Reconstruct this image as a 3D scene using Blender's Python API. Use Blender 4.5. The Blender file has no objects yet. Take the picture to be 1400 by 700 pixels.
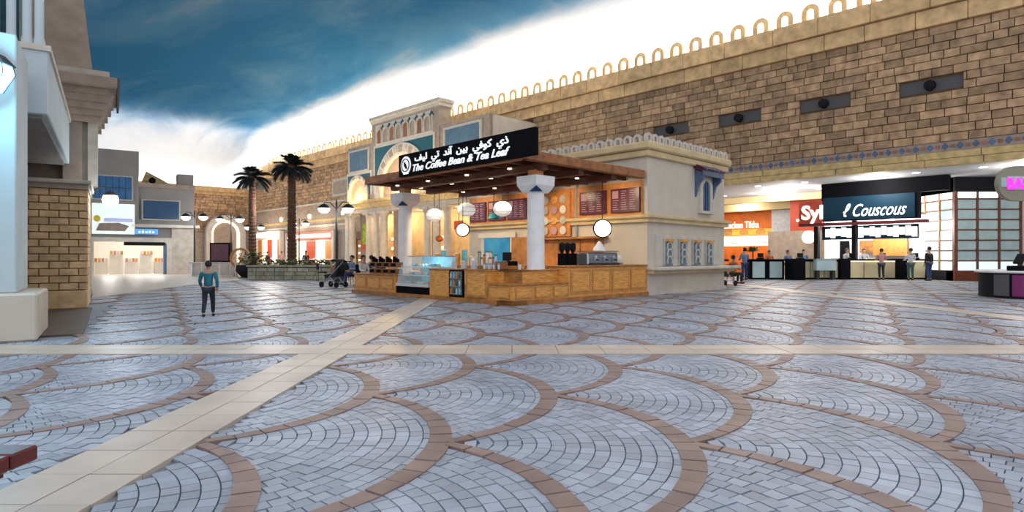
import bpy, math, random
import numpy as np
from mathutils import Vector, Matrix
R = math.radians
S = bpy.context.scene
C = S.collection
random.seed(7)
# ---------------------------------------------------------------- camera, world, exposure, cove lights
TH = math.atan2(.698, .716)          # frame of the big right wall and the kiosk: x = across the hall (v), y = along it (u)
TL = math.atan2(.557, .830)          # frame of the buildings on the left
def W(v, u, z=0): return (v*math.cos(TH)-u*math.sin(TH), v*math.sin(TH)+u*math.cos(TH), z)
def LW(x, y, z=0): return (x*math.cos(TL)-y*math.sin(TL), x*math.sin(TL)+y*math.cos(TL), z)
cam = bpy.data.objects.new('camera', bpy.data.cameras.new('camera')); C.objects.link(cam)
cam.location = (0, 0, 1.25); cam.rotation_euler = (R(90), 0, 0)
cam.data.sensor_width = 36; cam.data.lens = 820/1400*36; cam.data.shift_y = 1/1400
cam.data.clip_end = 500; S.camera = cam
wd = bpy.data.worlds.new('world'); S.world = wd; wd.use_nodes = True
bg = wd.node_tree.nodes['Background']; bg.inputs[0].default_value = (.86, .90, 1, 1); bg.inputs[1].default_value = 1.05
S.view_settings.view_transform = 'Standard'; S.view_settings.look = 'None'; S.view_settings.gamma = 1
S.view_settings.exposure = 0.0
S.cycles.max_bounces = 6; S.cycles.diffuse_bounces = 3; S.cycles.glossy_bounces = 2
S.cycles.use_denoising = True
def area(name, loc, direction, sx, sy, energy, color, spread=180, along=None):
    l = bpy.data.lights.new(name, 'AREA'); l.shape = 'RECTANGLE'; l.size = sx; l.size_y = sy; l.energy = energy; l.color = color; l.spread = R(spread)
    o = bpy.data.objects.new(name, l); C.objects.link(o)
    zax = -Vector(direction).normalized(); xax = Vector(along or (1, 0, 0)); xax = (xax-zax*xax.dot(zax)).normalized()
    yax = zax.cross(xax); o.matrix_world = Matrix.Translation(loc) @ Matrix((xax, yax, zax)).transposed().to_4x4()
    return o
U3 = Vector(W(0, 1)); V3 = Vector(W(1, 0)); Z3 = Vector((0, 0, 1))
area('cove_light', W(34.3, 42, 13.3), -V3*.55+Z3, 100, .5, 30000, (1, .97, .92), along=U3)
area('cove_light', W(12, 90.5, 10.4), -U3*.7+Z3, 46, .5, 22000, (.93, .96, 1), along=V3)
area('cove_light', W(-26, 40, 9.5), V3*.7+Z3, 100, .5, 9000, (.9, .95, 1), along=U3)  # unseen left cove, added by symmetry to light the vault
def point(name, loc, energy, color, size=.15):
    l = bpy.data.lights.new(name, 'POINT'); l.energy = energy; l.color = color; l.shadow_soft_size = size
    o = bpy.data.objects.new(name, l); C.objects.link(o); o.location = loc; return o
def spot(name, loc, target, energy, color, angle=70, size=.15):
    l = bpy.data.lights.new(name, 'SPOT'); l.energy = energy; l.color = color; l.spot_size = R(angle); l.spot_blend = .6; l.shadow_soft_size = size
    o = bpy.data.objects.new(name, l); C.objects.link(o); o.location = loc
    o.rotation_euler = (Vector(target)-Vector(loc)).to_track_quat('-Z', 'Y').to_euler(); return o

# ---------------------------------------------------------------- materials
def mat(name, col, rough=.7, var=.0, scale=3., bump=0., emit=None, es=1., metal=0., stretch=(1, 1, 1), col2=None, island=0., spec=.5, trans=0., alpha=1.):
    m = bpy.data.materials.new(name); m.use_nodes = True; nt = m.node_tree; N = nt.nodes; L = nt.links
    b = N['Principled BSDF']; b.inputs['Roughness'].default_value = rough; b.inputs['Metallic'].default_value = metal
    b.inputs['Specular IOR Level'].default_value = spec
    b.inputs['Transmission Weight'].default_value = trans; b.inputs['Alpha'].default_value = alpha
    base = N.new('ShaderNodeRGB'); base.outputs[0].default_value = (*col, 1); out = base.outputs[0]
    if var or bump or col2:
        tc = N.new('ShaderNodeTexCoord'); mp = N.new('ShaderNodeMapping'); mp.inputs['Scale'].default_value = stretch
        L.new(tc.outputs['Object'], mp.inputs[0]); nz = N.new('ShaderNodeTexNoise'); nz.inputs['Scale'].default_value = scale; nz.inputs['Detail'].default_value = 6
        L.new(mp.outputs[0], nz.inputs['Vector'])
        mx = N.new('ShaderNodeMix'); mx.data_type = 'RGBA'
        c2 = col2 or tuple(max(0, c*(1-var*1.6)) for c in col)
        c1 = col if col2 else tuple(min(1, c*(1+var)) for c in col)
        mx.inputs[6].default_value = (*c1, 1); mx.inputs[7].default_value = (*c2, 1)
        mr = N.new('ShaderNodeMapRange'); mr.inputs[1].default_value = .3; mr.inputs[2].default_value = .7
        L.new(nz.outputs[0], mr.inputs[0]); L.new(mr.outputs[0], mx.inputs[0]); out = mx.outputs[2]
        if bump:
            bp = N.new('ShaderNodeBump'); bp.inputs['Strength'].default_value = bump; bp.inputs['Distance'].default_value = .03
            L.new(nz.outputs[0], bp.inputs['Height']); L.new(bp.outputs[0], b.inputs['Normal'])
    if island:
        hs = N.new('ShaderNodeHueSaturation'); L.new(out, hs.inputs['Color'])
        if island > 0: g = N.new('ShaderNodeNewGeometry'); src = g.outputs['Random Per Island']
        oi = N.new('ShaderNodeObjectInfo'); ad = N.new('ShaderNodeMath'); ad.operation = 'ADD'; L.new(src, ad.inputs[0]); L.new(oi.outputs['Random'], ad.inputs[1])
        fr = N.new('ShaderNodeMath'); fr.operation = 'FRACT'; L.new(ad.outputs[0], fr.inputs[0])
        m2 = N.new('ShaderNodeMapRange'); m2.inputs[3].default_value = 1-island; m2.inputs[4].default_value = 1+island
        L.new(fr.outputs[0], m2.inputs[0]); L.new(m2.outputs[0], hs.inputs['Value']); out = hs.outputs[0]
    L.new(out, b.inputs['Base Color'])
    if emit: b.inputs['Emission Color'].default_value = (*emit, 1); b.inputs['Emission Strength'].default_value = es
    return m
M = {}
def mk(n, *a, **k): M[n] = mat(n, *a, **k)
mk('brick', (.43, .265, .145), .85, .25, 2.5, .5, island=.28)
mk('brick_pale', (.66, .43, .21), .85, .2, 2, .3, island=.12)
mk('mortar', (.20, .125, .065), .9, .2, 4)
mk('mortar_dark', (.13, .075, .035), .9, .2, 4)
mk('pier_mortar', (.40, .23, .10), .9, .2, 4)
mk('pier_brick', (.68, .45, .23), .8, .18, 4, .4, island=.12)
mk('gold_stone', (.60, .42, .18), .7, .18, 3, .2)
mk('stone_grey', (.36, .28, .22), .8, .12, 3, .15)
mk('stone_frame', (.52, .46, .38), .75, .12, 3, .15)
mk('stone_pale', (.60, .54, .46), .75, .08, 3, .1)
mk('plaster', (.60, .53, .43), .8, .06, 1.5, .1)
mk('plaster_gold', (.64, .48, .26), .75, .12, 2, .1)
mk('plaster_grey', (.27, .245, .225), .85, .08, 1.2, .1)
mk('plaster_blue', (.52, .60, .62), .8, .06, 1.2, .1)
mk('white_column', (.86, .83, .80), .6, .05, 3, .05)
mk('teal_panel', (.012, .10, .14), .5, .25, 8)
mk('blue_panel', (.08, .15, .22), .6, .15, 2)
mk('blue_tile', (.075, .12, .21), .5, .2, 4, island=.2)
mk('red_tile', (.30, .12, .07), .6, .2, 4, island=.2)
mk('red_wood', (.13, .032, .012), .55, .3, 5, .1, stretch=(1, 1, 6))
mk('canopy_wood', (.33, .12, .035), .5, .3, 5, .1)
mk('oak_mid', (.58, .26, .062), .45, .2, 4, .1)
mk('oak', (.78, .35, .08), .42, .2, 4, .1, stretch=(1, 1, 6))
mk('oak_dark', (.42, .175, .045), .5, .25, 4, .1)
mk('orange_wood', (.62, .24, .055), .5, .15, 5)
mk('black', (.005, .005, .007), .7, spec=.05)
mk('matt_black', (.012, .012, .015), .8, spec=.15)
mk('dark_navy', (.006, .03, .055), .5, spec=.15)
mk('white_sign', (.9, .9, .9), .6, emit=(1, 1, 1), es=.55)
mk('white_lit', (.9, .9, .9), .6, emit=(1, .98, .95), es=1.6)
mk('globe', (.92, .88, .84), .6, emit=(1, .93, .86), es=.45)
mk('lantern_lit', (.9, .95, 1), .5, emit=(.85, .95, 1), es=6)
mk('blue_lit', (.5, .8, 1), .5, emit=(.35, .80, 1), es=3)
mk('warm_lit', (1, .9, .7), .5, emit=(1, .86, .62), es=1.6)
mk('steel', (.45, .48, .5), .3, metal=.8)
mk('iron', (.02, .02, .022), .5)
mk('niche_grey', (.10, .095, .095), .8)
mk('window_blue', (.01, .06, .14), .25)
mk('window_bright_blue', (.02, .14, .33), .35, .2, 3)
mk('red_paint', (.55, .07, .02), .6, .1, 2)
mk('orange_paint', (.85, .20, .01), .5, .12, 2)
mk('yellow_paint', (.85, .62, .08), .6, .1, 2)
mk('maroon', (.10, .010, .03), .3, .3, 6)
mk('menu_text', (.55, .30, .32), .6)
mk('beige_panel', (.62, .52, .30), .5, .06, 2)
mk('pane', (.34, .43, .43), .2, .12, 1.5, emit=(.55, .75, .78), es=.12)
mk('glass', (.75, .9, .92), .08, alpha=.16)
mk('case_blue', (.12, .45, .58), .4, .3, 9, emit=(.1, .5, .65), es=.15)
mk('poster_blue', (.01, .24, .60), .5, .1, 1.5, col2=(.06, .42, .72))
mk('magenta', (.7, .02, .6), .5, emit=(.9, .05, .8), es=.9)
mk('purple', (.22, .02, .13), .5)
mk('skin', (.42, .24, .16), .6); mk('hair', (.012, .009, .008), .7)
mk('palm_trunk', (.10, .045, .025), .9, .4, 12, .5, stretch=(1, 1, 3))
mk('palm_leaf', (.016, .024, .022), .7, .3, 3)
mk('planter', (.30, .28, .20), .85, .2, 4, .2, island=.15)
mk('leaf', (.05, .10, .03), .6, .3, 8)
mk('bench_red', (.12, .015, .010), .35, .2, 5)
mk('floor_base', (.235, .26, .295), .7, .1, 3)
mk('cobble', (.345, .38, .445), .42, .16, 1.1, .15, island=.17, spec=.4)
mk('arc_stone', (.27, .185, .155), .5, .15, 3, .1, island=.10, spec=.4)
mk('band_tile', (.56, .47, .385), .42, .08, 2, .05, island=.06, spec=.4)
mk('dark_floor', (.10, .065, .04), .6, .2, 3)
mk('soffit', (.52, .52, .53), .8); mk('coffer', (.72, .55, .28), .7)
mk('beige', (.62, .54, .44), .7, .05, 2); mk('cream', (.72, .66, .58), .7, .05, 2)
mk('teal', (.02, .26, .30), .6)
for n, c in dict(cloth_teal=(.015, .16, .20), cloth_dark=(.02, .025, .035), jeans=(.025, .05, .13), cloth_grey=(.35, .36, .40), cloth_pink=(.5, .25, .24),
                 cloth_black=(.01, .01, .012), cloth_blue=(.12, .22, .36), cloth_white=(.6, .6, .62), cloth_green=(.05, .10, .09), cloth_orange=(.6, .13, .05)).items(): mk(n, c, .85, .15, 12)

# ---------------------------------------------------------------- builders
class MB:
    def __init__(s): s.v = []; s.f = []; s.m = []
    def add(s, vs, fs, m=0):
        n = len(s.v); s.v += [tuple(v) for v in vs]; s.f += [tuple(i+n for i in f) for f in fs]; s.m += [m]*len(fs); return s
    def box(s, x0, x1, y0, y1, z0, z1, m=0, bev=0):
        if x0 > x1: x0, x1 = x1, x0
        if y0 > y1: y0, y1 = y1, y0
        if z0 > z1: z0, z1 = z1, z0
        if bev:
            e = min(bev, (x1-x0)/3, (y1-y0)/3, (z1-z0)/3); V = []
            for sx in (0, 1):
                for sy in (0, 1):
                    for sz in (0, 1):
                        X = x1 if sx else x0; Y = y1 if sy else y0; Z = z1 if sz else z0
                        dx = -e if sx else e; dy = -e if sy else e; dz = -e if sz else e
                        V += [(X, Y+dy, Z+dz), (X+dx, Y, Z+dz), (X+dx, Y+dy, Z)]
            I = lambda sx, sy, sz, k: (sx*4+sy*2+sz)*3+k
            F = []
            for k, (a, b) in enumerate(((1, 2), (0, 2), (0, 1))):
                for t in (0, 1):
                    def c(p, q):
                        w = [0, 0, 0]; w[k] = t; w[a] = p; w[b] = q; return I(*w, k)
                    q = [c(0, 0), c(1, 0), c(1, 1), c(0, 1)]
                    F.append(q if (t == 1) ^ (k == 1) else q[::-1])
            for k in range(3):
                a, b = [i for i in range(3) if i != k]
                for p in (0, 1):
                    for q in (0, 1):
                        w0 = [0, 0, 0]; w0[a] = p; w0[b] = q; w1 = list(w0); w1[k] = 1
                        F.append([I(*w0, a), I(*w1, a), I(*w1, b), I(*w0, b)])
            for c8 in range(8): F.append([c8*3, c8*3+1, c8*3+2])
            return s.add(V, F, m)
        return s.add([(x0, y0, z0), (x1, y0, z0), (x1, y1, z0), (x0, y1, z0), (x0, y0, z1), (x1, y0, z1), (x1, y1, z1), (x0, y1, z1)],
                     [(0, 3, 2, 1), (4, 5, 6, 7), (0, 1, 5, 4), (1, 2, 6, 5), (2, 3, 7, 6), (3, 0, 4, 7)], m)
    def lathe(s, prof, x=0, y=0, z=0, n=20, m=0, sx=1, sy=1, a0=0, a1=2*math.pi):
        full = abs(a1-a0-2*math.pi) < 1e-6; k = n if full else n+1
        V = [(x+r*sx*math.cos(a0+(a1-a0)*i/n), y+r*sy*math.sin(a0+(a1-a0)*i/n), z+h) for r, h in prof for i in range(k)]
        F = [(j*k+i, j*k+(i+1) % k, (j+1)*k+(i+1) % k, (j+1)*k+i) for j in range(len(prof)-1) for i in range(n)]
        if full:
            if prof[0][0] > 1e-4: F.append(tuple(range(k))[::-1])
            if prof[-1][0] > 1e-4: F.append(tuple((len(prof)-1)*k+i for i in range(k)))
        return s.add(V, F, m)
    def ball(s, x, y, z, r, sz=1, n=14, m=0, sx=1, sy=1):
        q = 8; return s.lathe([(max(r*math.sin(math.pi*i/q), 1e-5), -r*sz*math.cos(math.pi*i/q)) for i in range(q+1)], x, y, z, n, m, sx, sy)
    def prism(s, pts, a, b, axis='x', m=0):
        f = {'x': lambda p, t: (t, p[0], p[1]), 'y': lambda p, t: (p[0], t, p[1]), 'z': lambda p, t: (p[0], p[1], t)}[axis]; n = len(pts)
        return s.add([f(p, a) for p in pts]+[f(p, b) for p in pts], [tuple(range(n)), tuple(range(2*n-1, n-1, -1))]+[(i, (i+1) % n, n+(i+1) % n, n+i)[::-1] for i in range(n)], m)
    def tube(s, pts, r, n=8, m=0):
        P = [Vector(p) for p in pts]; V = []; rr = r if isinstance(r, (list, tuple)) else [r]*len(P)
        for i, p in enumerate(P):
            t = (P[min(i+1, len(P)-1)]-P[max(i-1, 0)]).normalized(); up = Vector((0, 0, 1)) if abs(t.z) < .9 else Vector((1, 0, 0))
            a = t.cross(up).normalized(); b = t.cross(a)
            V += [p+(a*math.cos(2*math.pi*k/n)+b*math.sin(2*math.pi*k/n))*rr[i] for k in range(n)]
        F = [(j*n+i, j*n+(i+1) % n, (j+1)*n+(i+1) % n, (j+1)*n+i) for j in range(len(P)-1) for i in range(n)]
        return s.add(V, F+[tuple(range(n))[::-1], tuple((len(P)-1)*n+i for i in range(n))], m)
    def ring(s, c1, c2, r0, r1, a, b, axis='x', a0=0, a1=math.pi, n=20, foot=0, m=0):
        """arch ring: outer r1, inner r0, extruded a..b along axis; foot = straight jamb length below the springing"""
        P = [(c1+r1*math.cos(a0+(a1-a0)*i/n), c2+r1*math.sin(a0+(a1-a0)*i/n)) for i in range(n+1)]
        Q = [(c1+r0*math.cos(a0+(a1-a0)*i/n), c2+r0*math.sin(a0+(a1-a0)*i/n)) for i in range(n+1)]
        if foot: P = [(P[0][0], c2-foot)]+P+[(P[-1][0], c2-foot)]; Q = [(Q[0][0], c2-foot)]+Q+[(Q[-1][0], c2-foot)]
        for i in range(len(P)-1): s.prism([P[i], P[i+1], Q[i+1], Q[i]], a, b, axis, m)
        return s
    def niche(s, x0, yc, zb, zc, r, depth, n=14, k=7, m=0):
        V = []; rows = [(1, zb), (1, zc)]+[(math.cos(math.pi/2*i/k), zc+r*math.sin(math.pi/2*i/k)) for i in range(1, k+1)]
        for c, z in rows: V += [(x0+depth*math.sin(math.pi*j/n)*max(c, 1e-3), yc+r*c*math.cos(math.pi*j/n), z) for j in range(n+1)]
        return s.add(V, [(a*(n+1)+j, a*(n+1)+j+1, (a+1)*(n+1)+j+1, (a+1)*(n+1)+j) for a in range(len(rows)-1) for j in range(n)], m)
FR = {'W': 0, 'U': TH, 'L': TL}
OFF = {}
def place(o, frame, org):
    a = FR[frame] if isinstance(frame, str) else frame
    o.rotation_euler = (0, 0, a); x, y, z = org
    o.location = (x*math.cos(a)-y*math.sin(a), x*math.sin(a)+y*math.cos(a), z); OFF[o.name] = org
def tag(o, label=None, cat=None, group=None, kind=None):
    if label: o['label'] = label
    if cat: o['category'] = cat
    if group: o['group'] = group
    if kind: o['kind'] = kind
    return o
def thing(name, label, cat, frame='W', org=(0, 0, 0), group=None):
    o = bpy.data.objects.new(name, None); C.objects.link(o); o.empty_display_size = .2; place(o, frame, org); return tag(o, label, cat, group)
def obj(name, mb, mt, parent=None, frame='W', org=(0, 0, 0), smooth=False, label=None, kind=None, cat=None, group=None):
    me = bpy.data.meshes.new(name); off = OFF[parent.name] if parent else org
    me.from_pydata([(x-off[0], y-off[1], z-off[2]) for x, y, z in mb.v], [], mb.f)
    for k in (mt if isinstance(mt, (list, tuple)) else [mt]): me.materials.append(M[k])
    me.polygons.foreach_set('material_index', mb.m)
    if smooth: me.shade_smooth(); me.set_sharp_from_angle(angle=R(40))
    o = bpy.data.objects.new(name, me); C.objects.link(o)
    if parent: o.parent = parent; OFF[o.name] = off
    else: place(o, frame, org)
    return tag(o, label, cat, group, kind)
def copy_tree(o, parent=None):
    c = o.copy(); C.objects.link(c); OFF[c.name] = OFF.get(o.name, (0, 0, 0))
    if parent: c.parent = parent
    for ch in list(o.children): copy_tree(ch, c)
    return c
def B(*a, **k): return MB().box(*a, **k)
def text(name, body, parent, face, pos, size, mt, shear=0, depth=.02, width=None, bold=0, label=None):
    """face 'v': seen from -x (reads towards -y); 'u': seen from -y (reads towards +x); pos is the lower left corner"""
    cu = bpy.data.curves.new(name, 'FONT'); cu.body = body; cu.size = size; cu.shear = shear; cu.extrude = depth; cu.offset = bold; cu.resolution_u = 3
    t = bpy.data.objects.new(name, cu); C.objects.link(t)
    me = bpy.data.meshes.new_from_object(t.evaluated_get(bpy.context.evaluated_depsgraph_get()))
    bpy.data.objects.remove(t)
    xs = [v.co.x for v in me.vertices]; w = max(xs)-min(xs); sx = width/w if width else 1; x0 = min(xs)
    off = OFF[parent.name]; ax = {'v': (Vector((0, -1, 0)), Vector((0, 0, 1)), Vector((-1, 0, 0))), 'u': (Vector((1, 0, 0)), Vector((0, 0, 1)), Vector((0, -1, 0)))}[face]
    for v in me.vertices:
        c = v.co; v.co = Vector(pos)-Vector(off)+ax[0]*((c.x-x0)*sx)+ax[1]*c.y+ax[2]*c.z
    me.materials.clear(); me.materials.append(M[mt])
    o = bpy.data.objects.new(name, me); C.objects.link(o); o.parent = parent; OFF[o.name] = off
    if label: o['label'] = label
    return o
def noff(a, n): return [a+i for i in range(n)]
# ---------------------------------------------------------------- ceiling: a painted sky vault that drops behind the parapets
m = bpy.data.materials.new('painted_sky'); m.use_nodes = True; N = m.node_tree.nodes; L = m.node_tree.links; b = N['Principled BSDF']
b.inputs['Roughness'].default_value = .95; b.inputs['Specular IOR Level'].default_value = 0
tc = N.new('ShaderNodeTexCoord'); mp = N.new('ShaderNodeMapping'); mp.inputs['Scale'].default_value = (1.0, .42, 1); mp.inputs['Rotation'].default_value = (0, 0, R(-28))
L.new(tc.outputs['Object'], mp.inputs[0])
n1 = N.new('ShaderNodeTexNoise'); n1.inputs['Scale'].default_value = .10; n1.inputs['Detail'].default_value = 8; n1.inputs['Roughness'].default_value = .62; n1.inputs['Distortion'].default_value = .6
n2 = N.new('ShaderNodeTexNoise'); n2.inputs['Scale'].default_value = .022; n2.inputs['Detail'].default_value = 3
L.new(mp.outputs[0], n1.inputs['Vector']); L.new(mp.outputs[0], n2.inputs['Vector'])
ad = N.new('ShaderNodeMath'); ad.operation = 'ADD'; L.new(n1.outputs[0], ad.inputs[0]); L.new(n2.outputs[0], ad.inputs[1])
cr = N.new('ShaderNodeValToRGB'); e = cr.color_ramp.elements
e[0].position = .39; e[0].color = (.04, .19, .38, 1); e[1].position = .60; e[1].color = (.62, .55, .55, 1)
k = cr.color_ramp.elements.new(.46); k.color = (.10, .27, .45, 1); k = cr.color_ramp.elements.new(.525); k.color = (.30, .38, .48, 1)
hf = N.new('ShaderNodeMath'); hf.operation = 'MULTIPLY'; hf.inputs[1].default_value = .5; L.new(ad.outputs[0], hf.inputs[0]); L.new(hf.outputs[0], cr.inputs[0])
sp = N.new('ShaderNodeSeparateXYZ'); L.new(tc.outputs['Object'], sp.inputs[0])      # pale horizon paint, with the coves' white glow put into the colour
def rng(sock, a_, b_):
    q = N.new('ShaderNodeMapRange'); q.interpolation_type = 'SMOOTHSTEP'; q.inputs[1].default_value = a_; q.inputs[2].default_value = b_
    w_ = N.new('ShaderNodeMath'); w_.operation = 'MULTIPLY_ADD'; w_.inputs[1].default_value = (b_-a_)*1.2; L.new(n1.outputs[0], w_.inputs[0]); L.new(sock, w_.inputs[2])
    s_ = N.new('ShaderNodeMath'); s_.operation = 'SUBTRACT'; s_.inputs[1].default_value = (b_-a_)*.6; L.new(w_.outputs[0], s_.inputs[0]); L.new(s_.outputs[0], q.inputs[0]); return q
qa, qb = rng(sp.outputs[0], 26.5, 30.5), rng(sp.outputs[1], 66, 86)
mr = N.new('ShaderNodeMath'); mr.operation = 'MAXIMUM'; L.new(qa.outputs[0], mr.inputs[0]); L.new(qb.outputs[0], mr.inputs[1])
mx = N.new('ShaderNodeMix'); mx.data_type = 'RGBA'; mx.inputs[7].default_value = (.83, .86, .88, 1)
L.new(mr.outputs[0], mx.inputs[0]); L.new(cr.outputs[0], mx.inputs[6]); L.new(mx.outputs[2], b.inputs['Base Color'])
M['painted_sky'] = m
def zc(v, u):
    d = max(0, (v-29.3)/8)**1.6*6 + max(0, (-v-21)/9)**1.6*8 + max(0, (u-76)/16)**1.6*7
    return 16.5-d
vs = [-34+i*1.0 for i in range(72)]; us = [2+i*1.5 for i in range(61)]
mb = MB(); idx = {}
for i, v in enumerate(vs):
    for j, u in enumerate(us): idx[i, j] = len(mb.v); mb.v.append((v, u, zc(v, u)))
for i in range(len(vs)-1):
    for j in range(len(us)-1):
        if W(vs[i]+.5, us[j]+.7)[1] > 19.5: mb.f.append((idx[i, j], idx[i, j+1], idx[i+1, j+1], idx[i+1, j])); mb.m.append(0)
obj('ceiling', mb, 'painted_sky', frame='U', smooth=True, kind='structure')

# ---------------------------------------------------------------- floor: fish-scale cobbles, brown arcs, cream tile bands
floor = obj('floor', B(-75, 60, -6, 110, -.3, -.02), 'floor_base', kind='structure')
PX, PY, RR = 1.64, 1.40, 1.605
BX = [(-2.72, -2.1), (9.9, 10.5), (-15.3, -14.7)]; BY = [(7.65, 8.4), (20.6, 21.3), (33.2, 33.9)]
def inband(x, y, e=0): return any(a-e < x < c+e for a, c in BX) or any(a-e < y < c+e for a, c in BY)
def blocked(x, y):                     # under the kiosk or the left building
    v = x*math.cos(TH)+y*math.sin(TH); u = -x*math.sin(TH)+y*math.cos(TH)
    if v > 11.2 and v < 21.7 and 11.2 < u < 19: return True
    a = x*math.cos(TL)+y*math.sin(TL); c = -x*math.sin(TL)+y*math.cos(TL)
    return a < -.45 and c > 11.3
def width(t): return .115*max(0, math.cos(t*1.25))**.9+.04
def stones(pitch, aw):
    out = []; r = RR-.045
    row = 0
    while r > .10:
        n = max(5, int(2*math.pi*r/aw)); row += 1
        for i in range(n):
            t = -math.pi+2*math.pi*(i+.5*(row % 2))/n; t = (t+math.pi) % (2*math.pi)-math.pi
            if abs(t) > 1.95: continue
            x, y = -RR+r*math.cos(t), r*math.sin(t)
            if abs(y) > PY+.01: continue
            if abs(t) < 1.06 and r > RR-width(t)*.35-.03: continue
            bad = False
            for sy in (-1, 1):
                dx, dy = x+PX/2+RR, y-sy*PY; d = math.hypot(dx, dy)
                if d < RR-.03: bad = True
            if not bad: out.append((r, t, pitch, 2*math.pi/n))
        r -= pitch
    return out
near_t, far_t = stones(.096, .108), stones(.17, .19)
cob, slabs, near_list = [], MB(), []
def stone_verts(cx, cy, s, z0, z1, gap):
    r, t, p, dt = s; r0, r1 = r-p/2+gap/2, r+p/2-gap/2; g = gap/2/max(r, .08)
    t0, t1 = t-dt/2+g, t+dt/2-g; q = [(cx-RR+a*math.cos(w), cy+a*math.sin(w)) for a, w in ((r0, t0), (r1, t0), (r1, t1), (r0, t1))]
    return [(x, y, z0) for x, y in q]+[(x, y, z1) for x, y in q]
SF = [(4, 5, 6, 7), (0, 1, 5, 4), (1, 2, 6, 5), (2, 3, 7, 6), (3, 0, 4, 7)]
cands = []; arcs = []
for j in range(-1, 28):
    y0 = 5.42-3*PY+PY*j
    for i in range(-40, 40):
        x0 = .40+PX*i+(0 if (j-3) % 2 == 0 else PX/2)
        if y0 < 1.2 or abs(x0) > .95*y0+4.5: continue
        if y0 > 36 or blocked(x0-.6, y0): continue
        near = y0 < 11
        for s in (near_t if near else far_t):
            x, y = x0-RR+s[0]*math.cos(s[1]), y0+s[0]*math.sin(s[1])
            if inband(x, y, .03) or blocked(x, y) or y < 1.3: continue
            hz = random.uniform(-.002, .003)
            V = stone_verts(x0, y0, s, -.02, hz, .0075 if near else .012)
            if near: cands.append((x*x+y*y, V) if abs(x) < .87*y and y > 2.9 else (1e6+y, V))
            elif y0 < 17: slabs.add(V, SF)
            else: slabs.add(V[4:], [(0, 1, 2, 3)])
        n = 18
        for a in range(n):
            t0, t1 = -1.06+2.12*a/n+.004, -1.06+2.12*(a+1)/n-.004; q = []
            for t, o in ((t0, 0), (t0, 1), (t1, 1), (t1, 0)):
                w = width(t); rad = RR-w/2+(w/2 if o else -w/2)+.01; q.append((x0-RR+rad*math.cos(t), y0+rad*math.sin(t)))
            mx_, my_ = sum(p[0] for p in q)/4, sum(p[1] for p in q)/4
            if inband(mx_, my_, .02) or blocked(mx_, my_) or my_ < 1.3: continue
            hz = random.uniform(.006, .011); arcs.append((mx_*mx_+my_*my_ if abs(mx_) < .87*my_ and my_ > 2.9 else 1e6, [(x, y, -.02) for x, y in q]+[(x, y, hz) for x, y in q]))
def split(lst, name, mt, n, f=SF, stuffname=None):
    lst.sort(key=lambda c: c[0]); rest = MB()
    for k_, (d, V) in enumerate(lst):
        if k_ < n: obj(name, MB().add(V, f), mt, floor)
        else: rest.add(V, f)
    if rest.v: obj(stuffname or name, rest, mt, floor, kind='stuff')
split(cands, 'cobblestone', 'cobble', 300, stuffname='cobblestones')
obj('far_cobblestones', slabs, 'cobble', floor, kind='stuff')
split(arcs, 'paver_stone', 'arc_stone', 280, stuffname='paver_stones')
tl = []
def bandtiles(x0, x1, y0, y1, along):
    if along == 'y': nx, ny = 2, max(1, round((y1-y0)/.42))
    else: nx, ny = max(1, round((x1-x0)/.6)), 2
    for i in range(nx):
        for j in range(ny):
            a, b2 = x0+(x1-x0)*i/nx+.004, x0+(x1-x0)*(i+1)/nx-.004; c, d = y0+(y1-y0)*j/ny+.004, y0+(y1-y0)*(j+1)/ny-.004
            if blocked((a+b2)/2, (c+d)/2): continue
            z = random.uniform(.011, .014); q = [(a, c), (b2, c), (b2, d), (a, d)]
            tl.append((math.hypot((a+b2)/2, (c+d)/2), [(x, y, -.02) for x, y in q]+[(x, y, z) for x, y in q]))
for a, c in BX: bandtiles(a, c, 1.3, BY[0][0], 'y') if abs(a) < 5 else None; bandtiles(a, c, BY[0][1], BY[1][0], 'y'); bandtiles(a, c, BY[1][1], BY[2][0], 'y')
bandtiles(-9, 12, *BY[0], 'x'); bandtiles(-20, 22, *BY[1], 'x'); bandtiles(-30, 30, *BY[2], 'x')
split(tl, 'tile', 'band_tile', 290, stuffname='band_tiles')
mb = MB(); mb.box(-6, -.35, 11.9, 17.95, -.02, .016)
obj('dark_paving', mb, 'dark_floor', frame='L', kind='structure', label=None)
obj('side_paving', MB().prism([(-.45, 21.9), (3.6, 31.2), (8, 42), (8, 47.9), (-1.2, 47.9), (-.45, 24)], -.02, .018, 'z'), 'band_tile', frame='L', kind='structure')
far = B(-60, 45, 36.2, 100, -.02, .003); obj('far_paving', far, 'band_tile', floor, kind='structure')

# ---------------------------------------------------------------- the big brick wall on the right
D = 33.0
wr = obj('wall_right', B(D+.12, D+1.0, -9, 88.5, 5.4, 13.3), 'mortar_dark', frame='U', org=(D, 0, 0), kind='structure')
niches = [6.31, 10.86, 15.35, 19.75]
bl = []; H0, H1, NC = 6.45, 11.76, 14; ch = (H1-H0)/NC
for c in range(NC):
    u = -8+random.uniform(0, .6); z0 = H0+ch*c
    while u < 88.3:
        w = random.choice((.5, .6, .7, .8, .95, 1.05)); g = .018
        segs = [(u, u+w)]
        for nu in niches:
            if z0+ch > 8.86 and z0 < 9.38: segs = [s2 for a, b2 in segs for s2 in ((a, min(b2, nu-1.22)), (max(a, nu+1.22), b2)) if s2[1]-s2[0] > .1]
        for a, b2 in segs:
            if 31.4 < a and b2 < 51.2: continue
            bl.append((abs(a-4)+(100 if a < 1.0 else 0), a+g, b2-g, z0+g, z0+ch-g, random.uniform(0, .05)))
        u += w
bl.sort(); rest = MB()
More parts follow.
